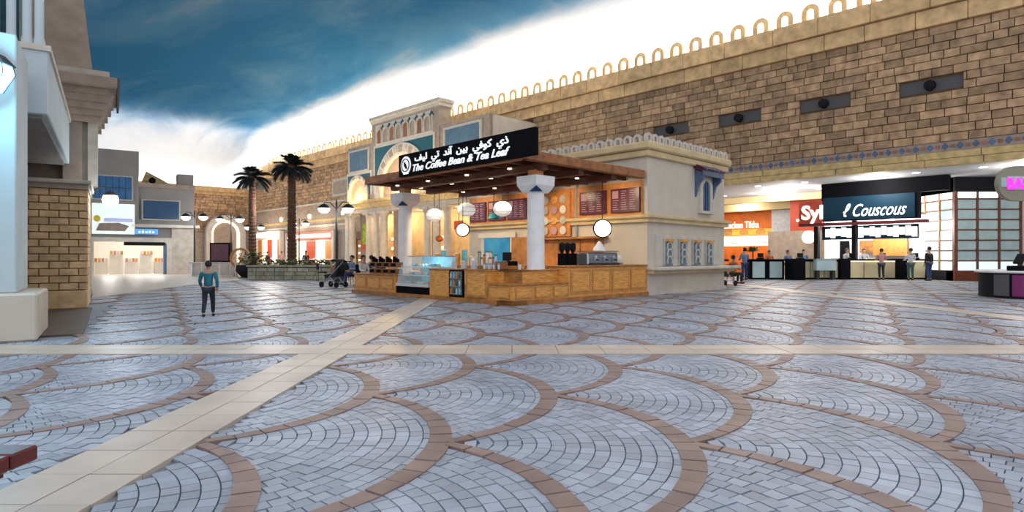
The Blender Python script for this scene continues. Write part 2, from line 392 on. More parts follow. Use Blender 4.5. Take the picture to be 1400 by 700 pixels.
for k_, (d, a, b2, z0, z1, pr) in enumerate(bl):
    q = B(D-.02-pr, D+.12, a, b2, z0, z1)
    if k_ < 300: obj('brick', q, 'brick', wr)
    else: rest.box(D-.02-pr, D+.12, a, b2, z0, z1)
obj('bricks', rest, 'brick', wr, kind='stuff')
# cornice blocks, beam blocks
def courses(z0, z1, x0, step, name, mt, u0=-8, u1=88, n=26):
    u = u0; k_ = 0; rest = MB()
    while u < u1:
        w = step*random.uniform(.8, 1.2)
        if not (31.6 < u and u+w < 51 and z1 < 11.4):
            if k_ < n and u > -4: obj(name, B(x0, D+.3, u+.012, u+w-.012, z0+.012, z1-.012, bev=.02), mt, wr); k_ += 1
            else: rest.box(x0, D+.3, u+.012, u+w-.012, z0+.012, z1-.012)
        u += w
    obj(name+'s', rest, mt, wr, kind='stuff')
courses(11.76, 12.56, D-.25, 2.1, 'cornice_block', 'brick_pale')
courses(12.56, 13.5, D-.45, 2.4, 'cornice_block', 'brick_pale')
courses(5.35, 5.68, D-.12, 2.0, 'beam_block', 'gold_stone')
courses(5.68, 6.02, D-.04, 2.4, 'beam_block', 'gold_stone')
obj('band_backing', B(D+.0, D+.2, -8, 88, 6.02, 6.45), 'stone_grey', wr)
r1, r2 = MB(), MB()
for k_ in range(150):
    u = -6+k_*.56; x = D-.03
    if u < 26:
        q = MB().prism([(u-.14, 6.235), (u, 6.40), (u+.14, 6.235), (u, 6.07)], x, x+.06, 'x'); obj('tile', q, 'blue_tile', wr)
        q = B(x, x+.05, u+.19, u+.37, 6.16, 6.31); obj('tile', q, 'red_tile', wr)
    elif u > 51 or u < 31: r1.prism([(u-.14, 6.235), (u, 6.40), (u+.14, 6.235), (u, 6.07)], x, x+.06, 'x')
obj('band_tiles', r1, 'blue_tile', wr, kind='stuff')
for nu in niches:
    q = MB(); q.box(D+.10, D+.13, nu-1.22, nu+1.22, 8.85, 9.4)
    nb = obj('recess', q, 'niche_grey', wr)
    f = MB(); f.lathe([(.001, 0), (.2, 0), (.24, .08), (.22, .3), (.05, .34)], 0, 0, 0, 14)
    f.v = [(D+.02-z, nu+y, 9.1+x) for x, y, z in f.v]; f.box(D-.05, D+.1, nu-.06, nu+.06, 8.88, 9.0)
    t = thing('wall_floodlight', 'black floodlight in a brick wall slot, %s' % {6.31: 'one nearest the magenta sign', 10.86: 'second from the magenta sign', 15.35: 'third from the magenta sign', 19.75: 'just above the kiosk roof'}[nu], 'floodlight', 'U', (D, nu, 9.1), 'floodlights in the brick wall')
    obj('lamp_housing', f, 'matt_black', t, smooth=True)
# crowning arches on the parapet
ar = MB().ring(0, .45, .17, .44, -.15, .15, 'x', n=12, foot=.45)
me0 = None
for k_ in range(68):
    u = -4.3+1.3*k_+.2
    if me0 is None: o = obj('crest_arch', ar, 'brick_pale', wr, frame='U'); me0 = o; o.location = (0, u, 13.5)
    else: o = me0.copy(); C.objects.link(o); o.location = (0, u, 13.5)
me0.data.transform(Matrix.Translation((D, 0, 0)))   # undo the parent offset baked by obj()
# far end wall with a lit arch
wf = obj('wall_far', B(-25, 33, 88, 89, 0, 9.8), 'mortar', frame='U', org=(0, 88, 0), kind='structure')
rest = MB(); k_ = 0
for c in range(14):
    v = 10+random.uniform(0, .8)
    while v < 32.8:
        w = random.uniform(.9, 1.6); rest.box(v+.03, v+w-.03, 87.9, 88, 4.6+c*.4+.02, 4.98+c*.4); v += w
obj('bricks', rest, 'brick', wf, kind='stuff')
obj('cornice', B(-25, 33, 87.6, 88.6, 10.2, 10.9), 'brick_pale', wf); obj('cornice', B(-25, 33, 87.8, 88.6, 9.8, 10.2), 'brick_pale', wf)
obj('lower_storey', B(-25, 33, 87.7, 88, 0, 4.55), 'stone_grey', wf)
# arched gateway low on the far wall
t = thing('arched_gateway', 'tall pale arch with glowing rim in the far end wall', 'arch', 'U', (29.6, 87.6, 0))
obj('arch_surround', MB().ring(29.6, 4.4, 1.9, 2.6, 86.9, 87.7, 'y', foot=4.4), 'stone_pale', t)
obj('glowing_rim', MB().ring(29.6, 4.4, 1.6, 1.85, 87.2, 87.6, 'y', foot=4.4), 'warm_lit', t)
obj('door_panel', MB().prism([(29.6-1.6, 0), (29.6+1.6, 0)]+[(29.6+1.6*math.cos(R(a)), 4.4+1.6*math.sin(R(a))) for a in range(0, 181, 12)], 87.5, 87.69, 'y'), 'stone_grey', t)

# ---------------------------------------------------------------- lower storey of the right wall, beyond the portal and beside it
lw = obj('wall_lower', B(D, D+.8, 51, 88, 0, 5.35), 'stone_grey', frame='U', org=(D, 51, 0), kind='structure')
obj('wall_upper_plaster', B(D-.06, D+.1, 51.2, 88, 5.0, 7.4), 'stone_grey', lw)
obj('string_course', B(D-.2, D+.1, 51.2, 88, 7.4, 7.6), 'stone_frame', lw)
obj('string_course', B(D-.25, D+.1, 51.2, 88, 4.7, 5.0), 'stone_frame', lw)
for u0, u1 in ((56.5, 63),):
    obj('wall_panel_frame', B(D-.1, D, u0, u1, 8.0, 10.0), 'stone_frame', lw); obj('wall_panel', B(D-.14, D-.05, u0+.3, u1-.3, 8.3, 9.7), 'stone_grey', lw)
# ---------------------------------------------------------------- the tiled entrance portal in the wall
PV = 28.3
pt = thing('entrance_portal', 'tall tiled entrance portal with blue arches projecting from the brick wall', 'gateway', 'U', (PV, 42, 0))
def pobj(n, mb, mt, **k): return obj(n, mb, mt, pt, **k)
pobj('centre_tower', B(PV, PV+1.2, 37.1, 46.9, 6.2, 13.2), 'stone_grey')
pobj('tower_core', B(PV+1.2, D+.4, 37.4, 46.6, 5.5, 11.2), 'plaster')
pobj('side_tower', B(PV+.1, D+.4, 31.4, 37.1, 6.2, 11.4), 'stone_grey')
pobj('side_tower', B(PV+.1, D+.4, 46.9, 51.3, 6.2, 11.4), 'stone_grey')
pobj('return_wall', B(PV+.4, D+.4, 31.2, 31.42, 0, 11.3), 'plaster')
pobj('tower_cap', B(PV-.2, PV+1.4, 36.9, 47.1, 13.2, 13.55, bev=.06), 'stone_frame')
pobj('cornice', B(PV-.1, PV+1.3, 37.0, 47.0, 12.95, 13.2), 'stone_pale')
pobj('frieze_board', B(PV-.03, PV+.1, 37.9, 46.2, 11.0, 12.75), 'stone_pale')
for k in range(8):                     # small horseshoe arches under the cornice
    yc = 38.5+k*1.0
    a = pobj('frieze_arch', MB().ring(yc, 12.0, .33, .47, PV-.16, PV+.02, 'x', n=10, foot=.85), 'stone_frame')
    obj('frieze_panel', MB().prism([(yc-.33, 11.15), (yc+.33, 11.15)]+[(yc+.33*math.cos(R(t)), 12+.33*math.sin(R(t))) for t in range(0, 181, 20)], PV-.06, PV+.02, 'x'), 'red_tile' if k % 2 else 'stone_grey', a)
    obj('tile', MB().prism([(yc-.5, 12.7), (yc-.2, 12.3), (yc-.5, 12.45), (yc-.8, 12.3)], PV-.10, PV+.0, 'x'), 'teal_panel', a)
def spandrel(yc, z0, r, y0, y1, zt, x0, x1):
    return MB().prism([(y0, z0), (y0, zt), (y1, zt), (y1, z0), (yc+r, z0)]+[(yc+r*math.cos(R(t)), z0+r*math.sin(R(t))) for t in range(9, 172, 9)]+[(yc-r, z0)], x0, x1, 'x')
def arch(yc, zc_, r0, r1, y0, y1, zt, nm, x=PV):
    pobj('panel_frame', spandrel(yc, zc_, r1, y0-.25, y1+.25, zt+.25, x-.06, x+.0), 'stone_pale')
    pobj('teal_spandrel', spandrel(yc, zc_, r1, y0, y1, zt, x-.10, x-.02), 'teal_panel')
    s = pobj('arch_ring', MB().ring(yc, zc_, r0, r1, x-.25, x+.05, 'x', n=24, foot=zc_-6.2 if zc_ > 6.3 else 0), 'stone_pale')
    n = 15 if r0 > 2 else 9
    for k in range(n):
        t0, t1 = math.pi*(k+.15)/n, math.pi*(k+.85)/n; ra, rb = r0+(r1-r0)*.2, r1-(r1-r0)*.2
        q = [(yc+ra*math.cos(t0), zc_+ra*math.sin(t0)), (yc+rb*math.cos(t0), zc_+rb*math.sin(t0)), (yc+rb*math.cos(t1), zc_+rb*math.sin(t1)), (yc+ra*math.cos(t1), zc_+ra*math.sin(t1))]
        obj('voussoir', MB().prism(q, x-.29, x-.2, 'x'), 'stone_grey' if k % 2 else 'stone_frame', s)
    pobj('niche', MB().niche(x-.04, yc, 6.2, zc_, r0, r0*.55, m=0), 'gold_stone', smooth=True)
# openings are cut into the towers as boxes in front of deep recesses: rebuild the tower fronts around them
arch(42, 6.75, 3.0, 3.95, 37.8, 46.2, 10.75, 'c', x=PV-.02)
arch(49.2, 6.85, 1.45, 1.85, 47.2, 51.1, 8.75, 'l', x=PV+.08)
arch(34.3, 6.85, 1.45, 1.85, 32.2, 36.4, 8.75, 'r', x=PV+.08)
for y0, y1 in ((47.3, 51.0), (32.1, 36.6)):
    pobj('blue_panel_frame', B(PV-.02, PV+.12, y0, y1, 8.95, 11.1), 'stone_frame'); pobj('blue_panel', B(PV-.05, PV+.0, y0+.3, y1-.3, 9.15, 10.9), 'blue_panel')
pobj('entablature', B(PV-.3, PV+1.6, 31.3, 51.4, 5.55, 6.2, bev=.05), 'gold_stone'); pobj('moulding', B(PV-.5, PV+1.6, 31.1, 51.6, 6.05, 6.3), 'gold_stone'); pobj('architrave', B(PV-.2, PV+1.5, 31.3, 51.4, 5.2, 5.55), 'stone_frame')
def column_mb(v, u, r, h):
    q = MB(); q.lathe([(r*1.45, 0), (r*1.45, .25), (r*1.2, .35), (r, .5), (r*.88, h-.7), (r*.95, h-.66), (r*.9, h-.55), (r*1.3, h-.25), (r*1.3, h-.2)], v, u, 0, 16); q.box(v-r*1.45, v+r*1.45, u-r*1.45, u+r*1.45, h-.2, h); return q
for u in (32, 33.2, 36.3, 37.6, 38.8, 45.2, 46.4, 47.6, 50.6, 51.4): pobj('column', column_mb(PV+.2, u, .34, 5.2), 'stone_pale', smooth=True)
for u in (33.9, 39.6, 44.3, 49.9): pobj('pilaster', B(PV+.9, PV+1.5, u-.5, u+.5, 0, 5.2), 'stone_grey')
pobj('back_wall', B(PV+3.8, PV+4.2, 31.4, 51.3, 0, 5.3), 'plaster_gold')
pobj('inner_ceiling', B(PV+.1, PV+4.2, 31.4, 51.3, 5.3, 5.5), 'soffit')
for u in (36.0, 41.5, 47.8): pobj('shelf_bay', B(PV+3.3, PV+3.8, u-1.1, u+1.1, 0, 3.6), 'oak'); [pobj('shop_light', B(PV+3.2, PV+3.32, u-.9, u+.9, 1+.9*j, 1.25+.9*j), 'warm_lit') for j in range(3)]
t = thing('hanging_banner', 'lime green banner over red counter between the portal columns', 'banner', 'U', (PV+.7, 49.1, 0))
obj('green_cloth', B(PV+.65, PV+.7, 48.5, 49.6, 2.4, 4.3), 'leaf', t).data.materials[0] = mat('lime', (.35, .48, .02), .6, .3, 3)
obj('red_cloth', B(PV+.65, PV+.7, 48.5, 49.6, 1.9, 2.4), 'red_paint', t)
for yc, z, s_ in ((42, 6.9, 900), (49.2, 6.5, 300), (34.3, 6.5, 250)): point('niche_light', W(PV-.6, yc, z), s_*1.1, (1, .68, .32), .3)
for u in (32.5, 37, 42, 47, 51): spot('colonnade_spot', W(PV-1.6, u, 5.2), W(PV, u, 2.2), 120, (1, .74, .42), 110)
for u in (34, 38, 42, 46, 50): point('portal_downlight', W(PV+2, u, 5), 240, (1, .75, .45), .2)
for u in (30, 36, 42, 48): spot('portal_floodlight', W(PV-5.5, u, 6.2), W(PV, u+1, 9.5), 700, (1, .88, .7), 90)

# arched shop entrance further along the wall, beside the blue piers
t = thing('arched_shop_front', 'pale arched shop front with glowing rim left of the portal', 'shop front', 'U', (D-1, 55.5, 0))
YA = 55.6
obj('surround', MB().ring(YA, 5.1, 2.0, 2.5, D-1, D-.1, 'x', foot=5.1), 'stone_pale', t)
obj('spandrel', spandrel(YA, 5.1, 2.45, YA-3, YA+3, 8.0, D-.8, D-.2), 'blue_panel', t)
obj('glowing_rim', MB().ring(YA, 5.1, 1.8, 2.0, D-.9, D-.7, 'x', foot=2), 'warm_lit', t)
obj('infill', MB().prism([(YA-1.95, 3.6), (YA+1.95, 3.6), (YA+1.95, 5.1)]+[(YA+1.95*math.cos(R(a)), 5.1+1.95*math.sin(R(a))) for a in range(0, 181, 12)], D-.5, D-.2, 'x'), 'stone_grey', t)
obj('awning', MB().prism([(YA-1.4, 3.1), (YA+1.4, 3.1)]+[(YA+1.4*math.cos(R(a)), 3.1+.8*math.sin(R(a))) for a in range(0, 181, 15)], D-.9, D-.4, 'x'), 'maroon', t)
obj('display', B(D-.4, D-.05, YA-1.2, YA+1.2, .3, 3.0), 'orange_wood', t)
for j in range(3): obj('shelf_light', B(D-.5, D-.39, YA-.9, YA+.9, .8+.75*j, .98+.75*j), 'warm_lit', t)
for s_ in (-1, 1): obj('pier', B(D-1, D-.1, YA+s_*2.6-.45, YA+s_*2.6+.45, 0, 4.2), 'blue_panel', t)
# bright shops down the hall on the right
def far_shop(label, u0, u1, zt, fascia, cat='shop front', extra=()):
    t = thing('shop_front', label, cat, 'U', (D-.3, (u0+u1)/2, 0))
    obj('back_panel', B(D-.18, D-.04, u0, u1, 0, zt), 'cream', t)
    obj('fascia', B(D-.6, D-.1, u0, u1, zt-.9, zt), fascia, t); obj('sign_strip', B(D-.66, D-.6, u0+.4, u1-.4, zt-.7, zt-.3), 'white_lit', t)
    n = 5; w = (u1-u0)/n
    for k in range(n):
        obj('display_panel', B(D-.3, D-.18, u0+k*w+.15, u0+(k+1)*w-.15, .4, zt-1.1), ('orange_wood', 'warm_lit', 'red_paint', 'warm_lit', 'orange_wood')[k], t)
        obj('shelf', B(D-.55, D-.3, u0+k*w+.1, u0+(k+1)*w-.1, .9+.1*(k % 2), 1.0+.1*(k % 2)), 'white_column', t)
    for uu in (u0, u1): obj('pier', B(D-.6, D-.1, uu-.25, uu+.25, 0, zt), 'stone_pale', t)
    return t
far_shop('bright shop with red and orange displays behind the taller palm', 62, 74, 4.2, 'red_paint')
far_shop('bright shop with white fascia behind the shorter palm', 76, 84, 4.6, 'white_column')
for u in (65, 71, 79): point('shop_light', W(D-2.5, u, 3.8), 500, (1, .85, .7), .4)
for u in (60, 68, 76): t = thing('wall_lantern', 'small glowing amber wall lantern high on the grey far storey', 'lamp', 'U', (D-.4, u, 6.0), 'amber lanterns on the grey storey'); obj('lamp_body', MB().lathe([(.05, -.3), (.18, -.2), (.22, .2), (.05, .35)], D-.4, u, 6.0, 8), 'warm_lit', t)

# ---------------------------------------------------------------- the coffee kiosk: building
KU = 10.85; K0, K1, KE = 10.6, 16.7, 22.0
kb = thing('kiosk_building', 'cream two-storey kiosk building with crenellated roof behind the coffee counter', 'kiosk', 'U', (K1, KU, 0))
def kobj(n, mb, mt, **k): return obj(n, mb, mt, kb, **k)
kobj('plaster_body', B(K1, KE, KU, 19.7, 0, 4.95), 'plaster')
kobj('roof_cornice', B(K1-.22, KE+.22, KU-.22, 19.9, 4.72, 4.98, bev=.05), 'plaster_gold'); kobj('roof_cornice', B(K1-.12, KE+.12, KU-.12, 19.8, 4.5, 4.72, bev=.03), 'plaster_gold')
kobj('string_course', B(K1-.12, KE+.12, KU-.12, 19.8, 2.38, 2.5), 'plaster_gold'); kobj('string_course', B(K1-.2, KE+.2, KU-.2, 19.8, 2.5, 2.62, bev=.03), 'plaster_gold')
kobj('ledge', B(K1-.05, KE+.5, KU-.45, KU+.1, .80, .92, bev=.03), 'stone_pale'); kobj('ledge', B(K1, KE+.35, KU-.25, KU+.1, .70, .80), 'plaster_gold')
kobj('plinth', B(K1-.04, KE+.06, KU-.06, KU+.1, 0, .14), 'stone_pale')
def crest(x, y, ax): return MB().ring(x if ax == 'y' else y, 5.10, .07, .155, (y if ax == 'y' else x)-.06, (y if ax == 'y' else x)+.06, ax, n=8, foot=.14)
for k in range(15): kobj('crest_arch', crest(K1-.05+.375*k, KU-.05, 'y'), 'stone_pale')
for k in range(1, 24): kobj('crest_arch', crest(K1-.05, KU-.05+.38*k, 'x'), 'stone_pale')
# blue window under a tiled awning on the right face
w = kobj('window_frame', MB().ring(20.45, 3.75, .27, .46, KU-.1, KU+.02, 'y', n=12, foot=.85), 'stone_pale'); 
obj('sill', B(19.95, 20.95, KU-.16, KU, 2.82, 2.92), 'stone_pale', w)
obj('shutter', MB().prism([(20.18, 2.92), (20.72, 2.92)]+[(20.45+.27*math.cos(R(a)), 3.75+.27*math.sin(R(a))) for a in range(0, 181, 15)], KU-.05, KU+.02, 'y'), 'window_blue', w)
for k in range(3): obj('mullion', B(20.28+.15*k, 20.31+.15*k, KU-.08, KU-.04, 2.92, 3.95), 'blue_tile', w)
aw = kobj('window_awning', MB().prism([(KU-.36, 4.28), (KU, 4.45), (KU, 4.55), (KU-.38, 4.36)], 19.65, 21.25, 'x'), 'maroon')
for k in range(11): obj('tile', MB().prism([(KU-.42, 4.34), (KU-.02, 4.55), (KU-.02, 4.61), (KU-.44, 4.39)], 19.66+k*.145, 19.78+k*.145, 'x'), 'blue_tile' if k % 2 else 'maroon', aw)
obj('valance', B(19.65, 21.25, KU-.37, KU-.33, 4.14, 4.32), 'blue_tile', aw)
for x in (19.75, 21.05): obj('bracket', MB().prism([(KU, 3.4), (KU, 4.4), (KU-.33, 4.25), (KU-.33, 4.05), (KU-.12, 3.85)], x, x+.12, 'x'), 'blue_tile', aw)
M['lattice_blue'] = mat('lattice_blue', (.13, .21, .26), .5, .2, 12)
# four lattice niches
kobj('niche_surround', B(17.15, 21.55, KU-.05, KU+.02, .92, 1.98, bev=.02), 'stone_pale')
for k in range(4):
    x = 17.85+k*.94
    f = kobj('niche_frame', B(x-.30, x+.30, KU-.10, KU-.04, .95, 1.86), 'stone_frame')
    obj('niche_panel', B(x-.22, x+.22, KU-.12, KU-.09, .97, 1.74), 'lattice_blue', f)
    for j in range(3): obj('niche_arch', MB().ring(x, 1.12+j*.24, .12, .17, KU-.15, KU-.11, 'y', n=8, foot=.1), 'stone_pale', f)
    obj('lamp_cover', B(x-.2, x+.2, KU-.2, KU-.1, 1.76, 1.84), 'oak', f)
# menu wall on the counter side
mw = kobj('menu_wall', B(K1-.08, K1, 11.0, 19.65, 2.62, 3.72), 'orange_wood')
def menu(u0, u1, lbl=None):
    f = obj('menu_board', B(K1-.16, K1-.08, u0, u1, 2.72, 3.52, bev=.01), 'maroon', mw)
    return f
for k, (u0, u1) in enumerate(((11.05, 12.2), (12.4, 13.55), (16.2, 17.25), (17.4, 18.4), (18.55, 19.55))): menu(u0, u1)
mt_ = MB()
for u0, u1 in ((11.05, 12.2), (12.4, 13.55), (16.2, 17.25), (17.4, 18.4), (18.55, 19.55)):
    for c in range(3):
        for r_ in range(9 if c else 5):
            uu = u1-.1-c*(u1-u0-.15)/3; zz = 3.44-r_*.075-(.0 if c else .3)
            mt_.box(K1-.165, K1-.16, uu-(u1-u0)*.22*random.uniform(.6, 1), uu, zz-.02, zz)
    mt_.box(K1-.166, K1-.16, u1-.32, u1-.08, 3.2, 3.45)
obj('menu_lines', mt_, 'menu_text', mw, kind='stuff')
pan = kobj('display_board', B(K1-.14, K1-.02, 14.0, 15.9, 1.98, 3.60, bev=.02), 'orange_wood', label='orange board with rows of round plates')
for i in range(4):
    for j in range(4):
        obj('round_plate', MB().lathe([(.001, 0), (.13, 0), (.16, .02), (.13, .04), (.001, .04)], 0, 0, 0, 14), ('cream', 'oak', 'stone_frame', 'menu_text')[(i*3+j*2) % 4], pan)
        o = C.objects[-1]; o.data.transform(Matrix.Translation(Vector(OFF[pan.name])) ); o.data.transform(Matrix.Rotation(R(-90), 4, 'Y')); o.location = (-.17, 14.3+i*.43-KU, 2.2+j*.38)
kobj('wall_panelling', B(K1-.06, K1, 12.6, 16.2, .9, 1.96), 'orange_wood')
kobj('wall_shelf', B(K1-.35, K1, 12.4, 16.0, 1.88, 1.95), 'oak_dark')
for u in (12.9, 13.6, 14.6, 15.4): kobj('panel_rail', B(K1-.09, K1-.05, u-.03, u+.03, .9, 1.88), 'oak_dark')
kobj('downpipe', B(K1-.1, K1-.02, 13.72, 13.80, 1.95, 3.9), 'steel')
dr = kobj('opening_frame', B(K1-.1, K1+.0, 16.9, 18.9, .2, 2.2), 'cream')
obj('blue_poster', B(K1-.14, K1-.09, 17.15, 18.65, .2, 2.02), 'poster_blue', dr)
obj('lintel', B(K1-.16, K1-.08, 16.8, 19.0, 2.02, 2.22), 'cream', dr)
kobj('side_shelf', B(K1-.4, K1-.02, 15.9, 16.75, .3, 2.0), 'oak_dark')
# ---------------------------------------------------------------- canopy with columns and sign
cp = thing('timber_canopy', 'flat dark timber canopy over the coffee counter', 'canopy', 'U', (11.1, KU, 3.8))
def cobj(n, mb, mt, **k): return obj(n, mb, mt, cp, **k)
cobj('edge_beam', B(11.05, 16.6, 10.85, 11.07, 3.78, 4.04, bev=.02), 'canopy_wood'); cobj('edge_beam', B(11.0, 11.22, 10.85, 18.7, 3.78, 4.04, bev=.02), 'canopy_wood')
cobj('edge_beam', B(11.05, 16.6, 18.5, 18.7, 3.78, 4.04), 'canopy_wood'); cobj('deck', B(11.2, 16.6, 11.07, 18.5, 3.95, 4.03), 'red_wood')
for k in range(9): cobj('rafter', B(11.2, 16.6, 11.6+k*.8, 11.72+k*.8, 3.78, 3.95), 'red_wood')
for v in (12.05, 13.6, 15.2): cobj('main_beam', B(v-.12, v+.12, 11.07, 18.5, 3.62, 3.80), 'red_wood')
for v in (11.9, 12.9, 13.9, 14.9, 15.9):
    for u in (12.3, 14.2, 16.2, 18): cobj('downlight', MB().lathe([(.001, 0), (.07, 0), (.07, .04), (.001, .04)], v, u, 3.74, 10), 'warm_lit')
for nm, u, lb in (('a', 11.42, 'white round column with blocky capital on the counter corner nearest the camera'), ('b', 17.75, 'white round column with blocky capital beside the pastry case')):
    t = thing('canopy_column', lb, 'column', 'U', (12.05, u, .9 if nm == 'a' else .66), 'white canopy columns')
    z0 = .9 if nm == 'a' else .67
    obj('shaft', MB().lathe([(.26, z0), (.245, z0+.1), (.235, 3.03)], 12.05, u, 0, 24), 'white_column', t, smooth=True)
    cpt = obj('capital', MB().add([(12.05+s1*a, u+s2*a, z) for a, z in ((.24, 3.0), (.28, 3.05), (.365, 3.2), (.375, 3.46)) for s1, s2 in ((-1, -1), (1, -1), (1, 1), (-1, 1))],
        [(4*j+i, 4*j+(i+1) % 4, 4*j+4+(i+1) % 4, 4*j+4+i) for j in range(3) for i in range(4)]+[(3, 2, 1, 0), (12, 13, 14, 15)]), 'white_column', t)
    c0, c1 = 12.05-.27, u-.27
    q = MB().add([(c0+.13, c1-.13, 3.02), (c0-.13, c1+.13, 3.02), (c0-.10, c1-.10, 3.17), (c0+.15, c1+.15, 3.02)], [(0, 2, 1), (0, 1, 3), (0, 3, 2), (1, 2, 3)])
    obj('corner_motif', q, 'window_blue', cpt, label='dark blue triangular motif')
    obj('post', B(11.9, 12.2, u-.15, u+.15, 3.44, 3.64), 'orange_wood', t)
sg = thing('kiosk_sign', 'long black fascia sign with white lettering above the coffee kiosk canopy', 'sign', 'U', (10.95, 13.3, 3.85))
obj('sign_board', B(10.85, 10.98, 10.3, 16.35, 3.80, 4.50, bev=.01), 'black', sg)
text('lettering', 'The Coffee Bean & Tea Leaf', sg, 'v', (10.85, 15.55, 3.91), .30, 'white_sign', shear=.35, width=4.35, bold=.006)
ar_words = ['\uFEAB\uFEF1', '\uFEDB\uFEEE\uFED3\uFEF2', '\uFE91\uFEF4\uFEE6', '\uFE81\uFEE7\uFEAA', '\uFE97\uFEF2', '\uFEDF\uFEF4\uFED2']
text('lettering', '  '.join(w[::-1] for w in reversed(ar_words)), sg, 'v', (10.85, 15.45, 4.22), .27, 'white_sign', width=4.2, bold=.008)
lg = MB(); 
def disc_v(x, yc, zc_, r, th=.02, n=20, m=0, k=1.0): return MB().prism([(yc+r*math.cos(2*math.pi*i/n), zc_+r*k*math.sin(2*math.pi*i/n)) for i in range(n)], x-th, x, 'x')
obj('emblem', disc_v(10.85, 15.93, 4.14, .27, k=1.05), 'white_sign', sg)
obj('emblem_ring', MB().ring(15.93, 4.14, .19, .215, 10.81, 10.835, 'x', a1=2*math.pi), 'black', sg)
obj('emblem_leaf', MB().prism([(15.84, 4.03), (15.90, 4.18), (16.02, 4.26), (15.99, 4.12), (15.90, 4.02)], 10.81, 10.835, 'x'), 'black', sg)
obj('emblem_base', B(10.83, 10.85, 15.80, 16.06, 3.86, 3.95), 'white_sign', sg)
for u in (10.6, 13.2, 16.1): obj('sign_bracket', B(10.98, 11.05, u-.05, u+.05, 3.85, 4.35), 'iron', sg)
# pendants, round signs
for k, (px, z, u_, lb) in enumerate(((594, 2.8, 0, 'beside the white column at the pastry case'), (638, 2.89, 0, 'middle of the three under the canopy'), (687, 2.82, 0, 'in front of the menu boards'))):
    a = (px-700)/820; Y = 13.5/(.698+.716*a); u = Y*(.716-.698*a)
    t = thing('pendant_lamp', 'white pleated globe pendant lamp, '+lb, 'lamp', 'U', (13.5, u, z), 'white globe pendants')
    sh = MB().lathe([(max(.001, .31*math.sin(math.pi*i/10))*(1.0), -.25*math.cos(math.pi*i/10)) for i in range(11)], 13.5, u, z, 20)
    obj('shade', sh, 'globe', t); obj('cord', MB().tube([(13.5, u, z+.24), (13.5, u, 3.66)], .012, 5), 'iron', t)
    for i in range(4): obj('rib', MB().lathe([(.312*math.sin(math.pi*(i+1)/5)+.003, -.25*math.cos(math.pi*(i+1)/5)-.008), (.312*math.sin(math.pi*(i+1)/5)+.003, -.25*math.cos(math.pi*(i+1)/5)+.008)], 13.5, u, z, 16), 'cloth_grey', t)
t = thing('round_sign', 'white round sign with black rim hanging above the espresso machine', 'sign', 'U', (15.3, 11.6, 2.14))
def disc(v, u, z, r, th, mt1, mt2, t):
    q = MB(); q.lathe([(.001, 0), (r, 0), (r, th), (.001, th)], 0, 0, 0, 24); ex = Vector((-.72, -.69, 0)); ey = Vector((.69, -.72, 0))
    q.v = [tuple(Vector((v, u, z))+ey*x+Vector((0, 0, 1))*y+ex*(h)) for x, y, h in q.v]
    obj('rim', q, mt2, t); p = MB(); p.lathe([(.001, 0), (r*.88, 0), (r*.88, .02), (.001, .02)], 0, 0, 0, 24)
    p.v = [tuple(Vector((v, u, z))+ey*x+Vector((0, 0, 1))*y+ex*(h+th)) for x, y, h in p.v]; obj('face', p, mt1, t)
disc(15.3, 11.6, 2.14, .30, .10, 'white_lit', 'black', t); obj('hanger', MB().tube([(15.3, 11.6, 2.42), (15.3, 11.6, 3.9)], .012, 5), 'iron', t)
t = thing('round_sign', 'white round sign with black rim beside a red flag near the pastry case', 'sign', 'U', (12.9, 16.0, 2.15))
disc(12.9, 15.6, 2.15, .24, .08, 'white_sign', 'black', t); obj('hanger', MB().tube([(12.9, 15.6, 2.38), (12.9, 15.6, 3.9)], .012, 5), 'iron', t)
t = thing('red_flag_sign', 'small red square sign hanging left of the round white sign', 'sign', 'U', (13.2, 16.4, 2.3))
obj('board', B(13.2, 13.24, 16.0, 16.45, 2.2, 2.5), 'red_paint', t); obj('hanger', MB().tube([(13.22, 16.2, 2.5), (13.22, 16.2, 3.9)], .01, 5), 'iron', t)
t = thing('orange_lamp', 'small orange disc lamp hanging behind the pastry case', 'lamp', 'U', (14.2, 18.6, 1.9)); obj('shade', MB().ball(14.2, 18.6, 1.95, .16, .8), 'orange_paint', t); obj('cord', MB().tube([(14.2, 18.6, 2.05), (14.2, 18.6, 3.8)], .01, 5), 'iron', t)
t = thing('teal_lamp', 'small teal bowl pendant beside the white globe before the menus', 'lamp', 'U', (14.6, 15.7, 2.7)); a = (675-700)/820; Y = 14.6/(.698+.716*a); u = Y*(.716-.698*a)
place(t, 'U', (14.6, u, 2.7)); obj('shade', MB().lathe([(.001, .12), (.12, .10), (.22, -.08), (.2, -.08), (.001, .08)], 14.6, u, 2.7, 16), 'teal', t); obj('cord', MB().tube([(14.6, u, 2.8), (14.6, u, 3.8)], .01, 5), 'iron', t)
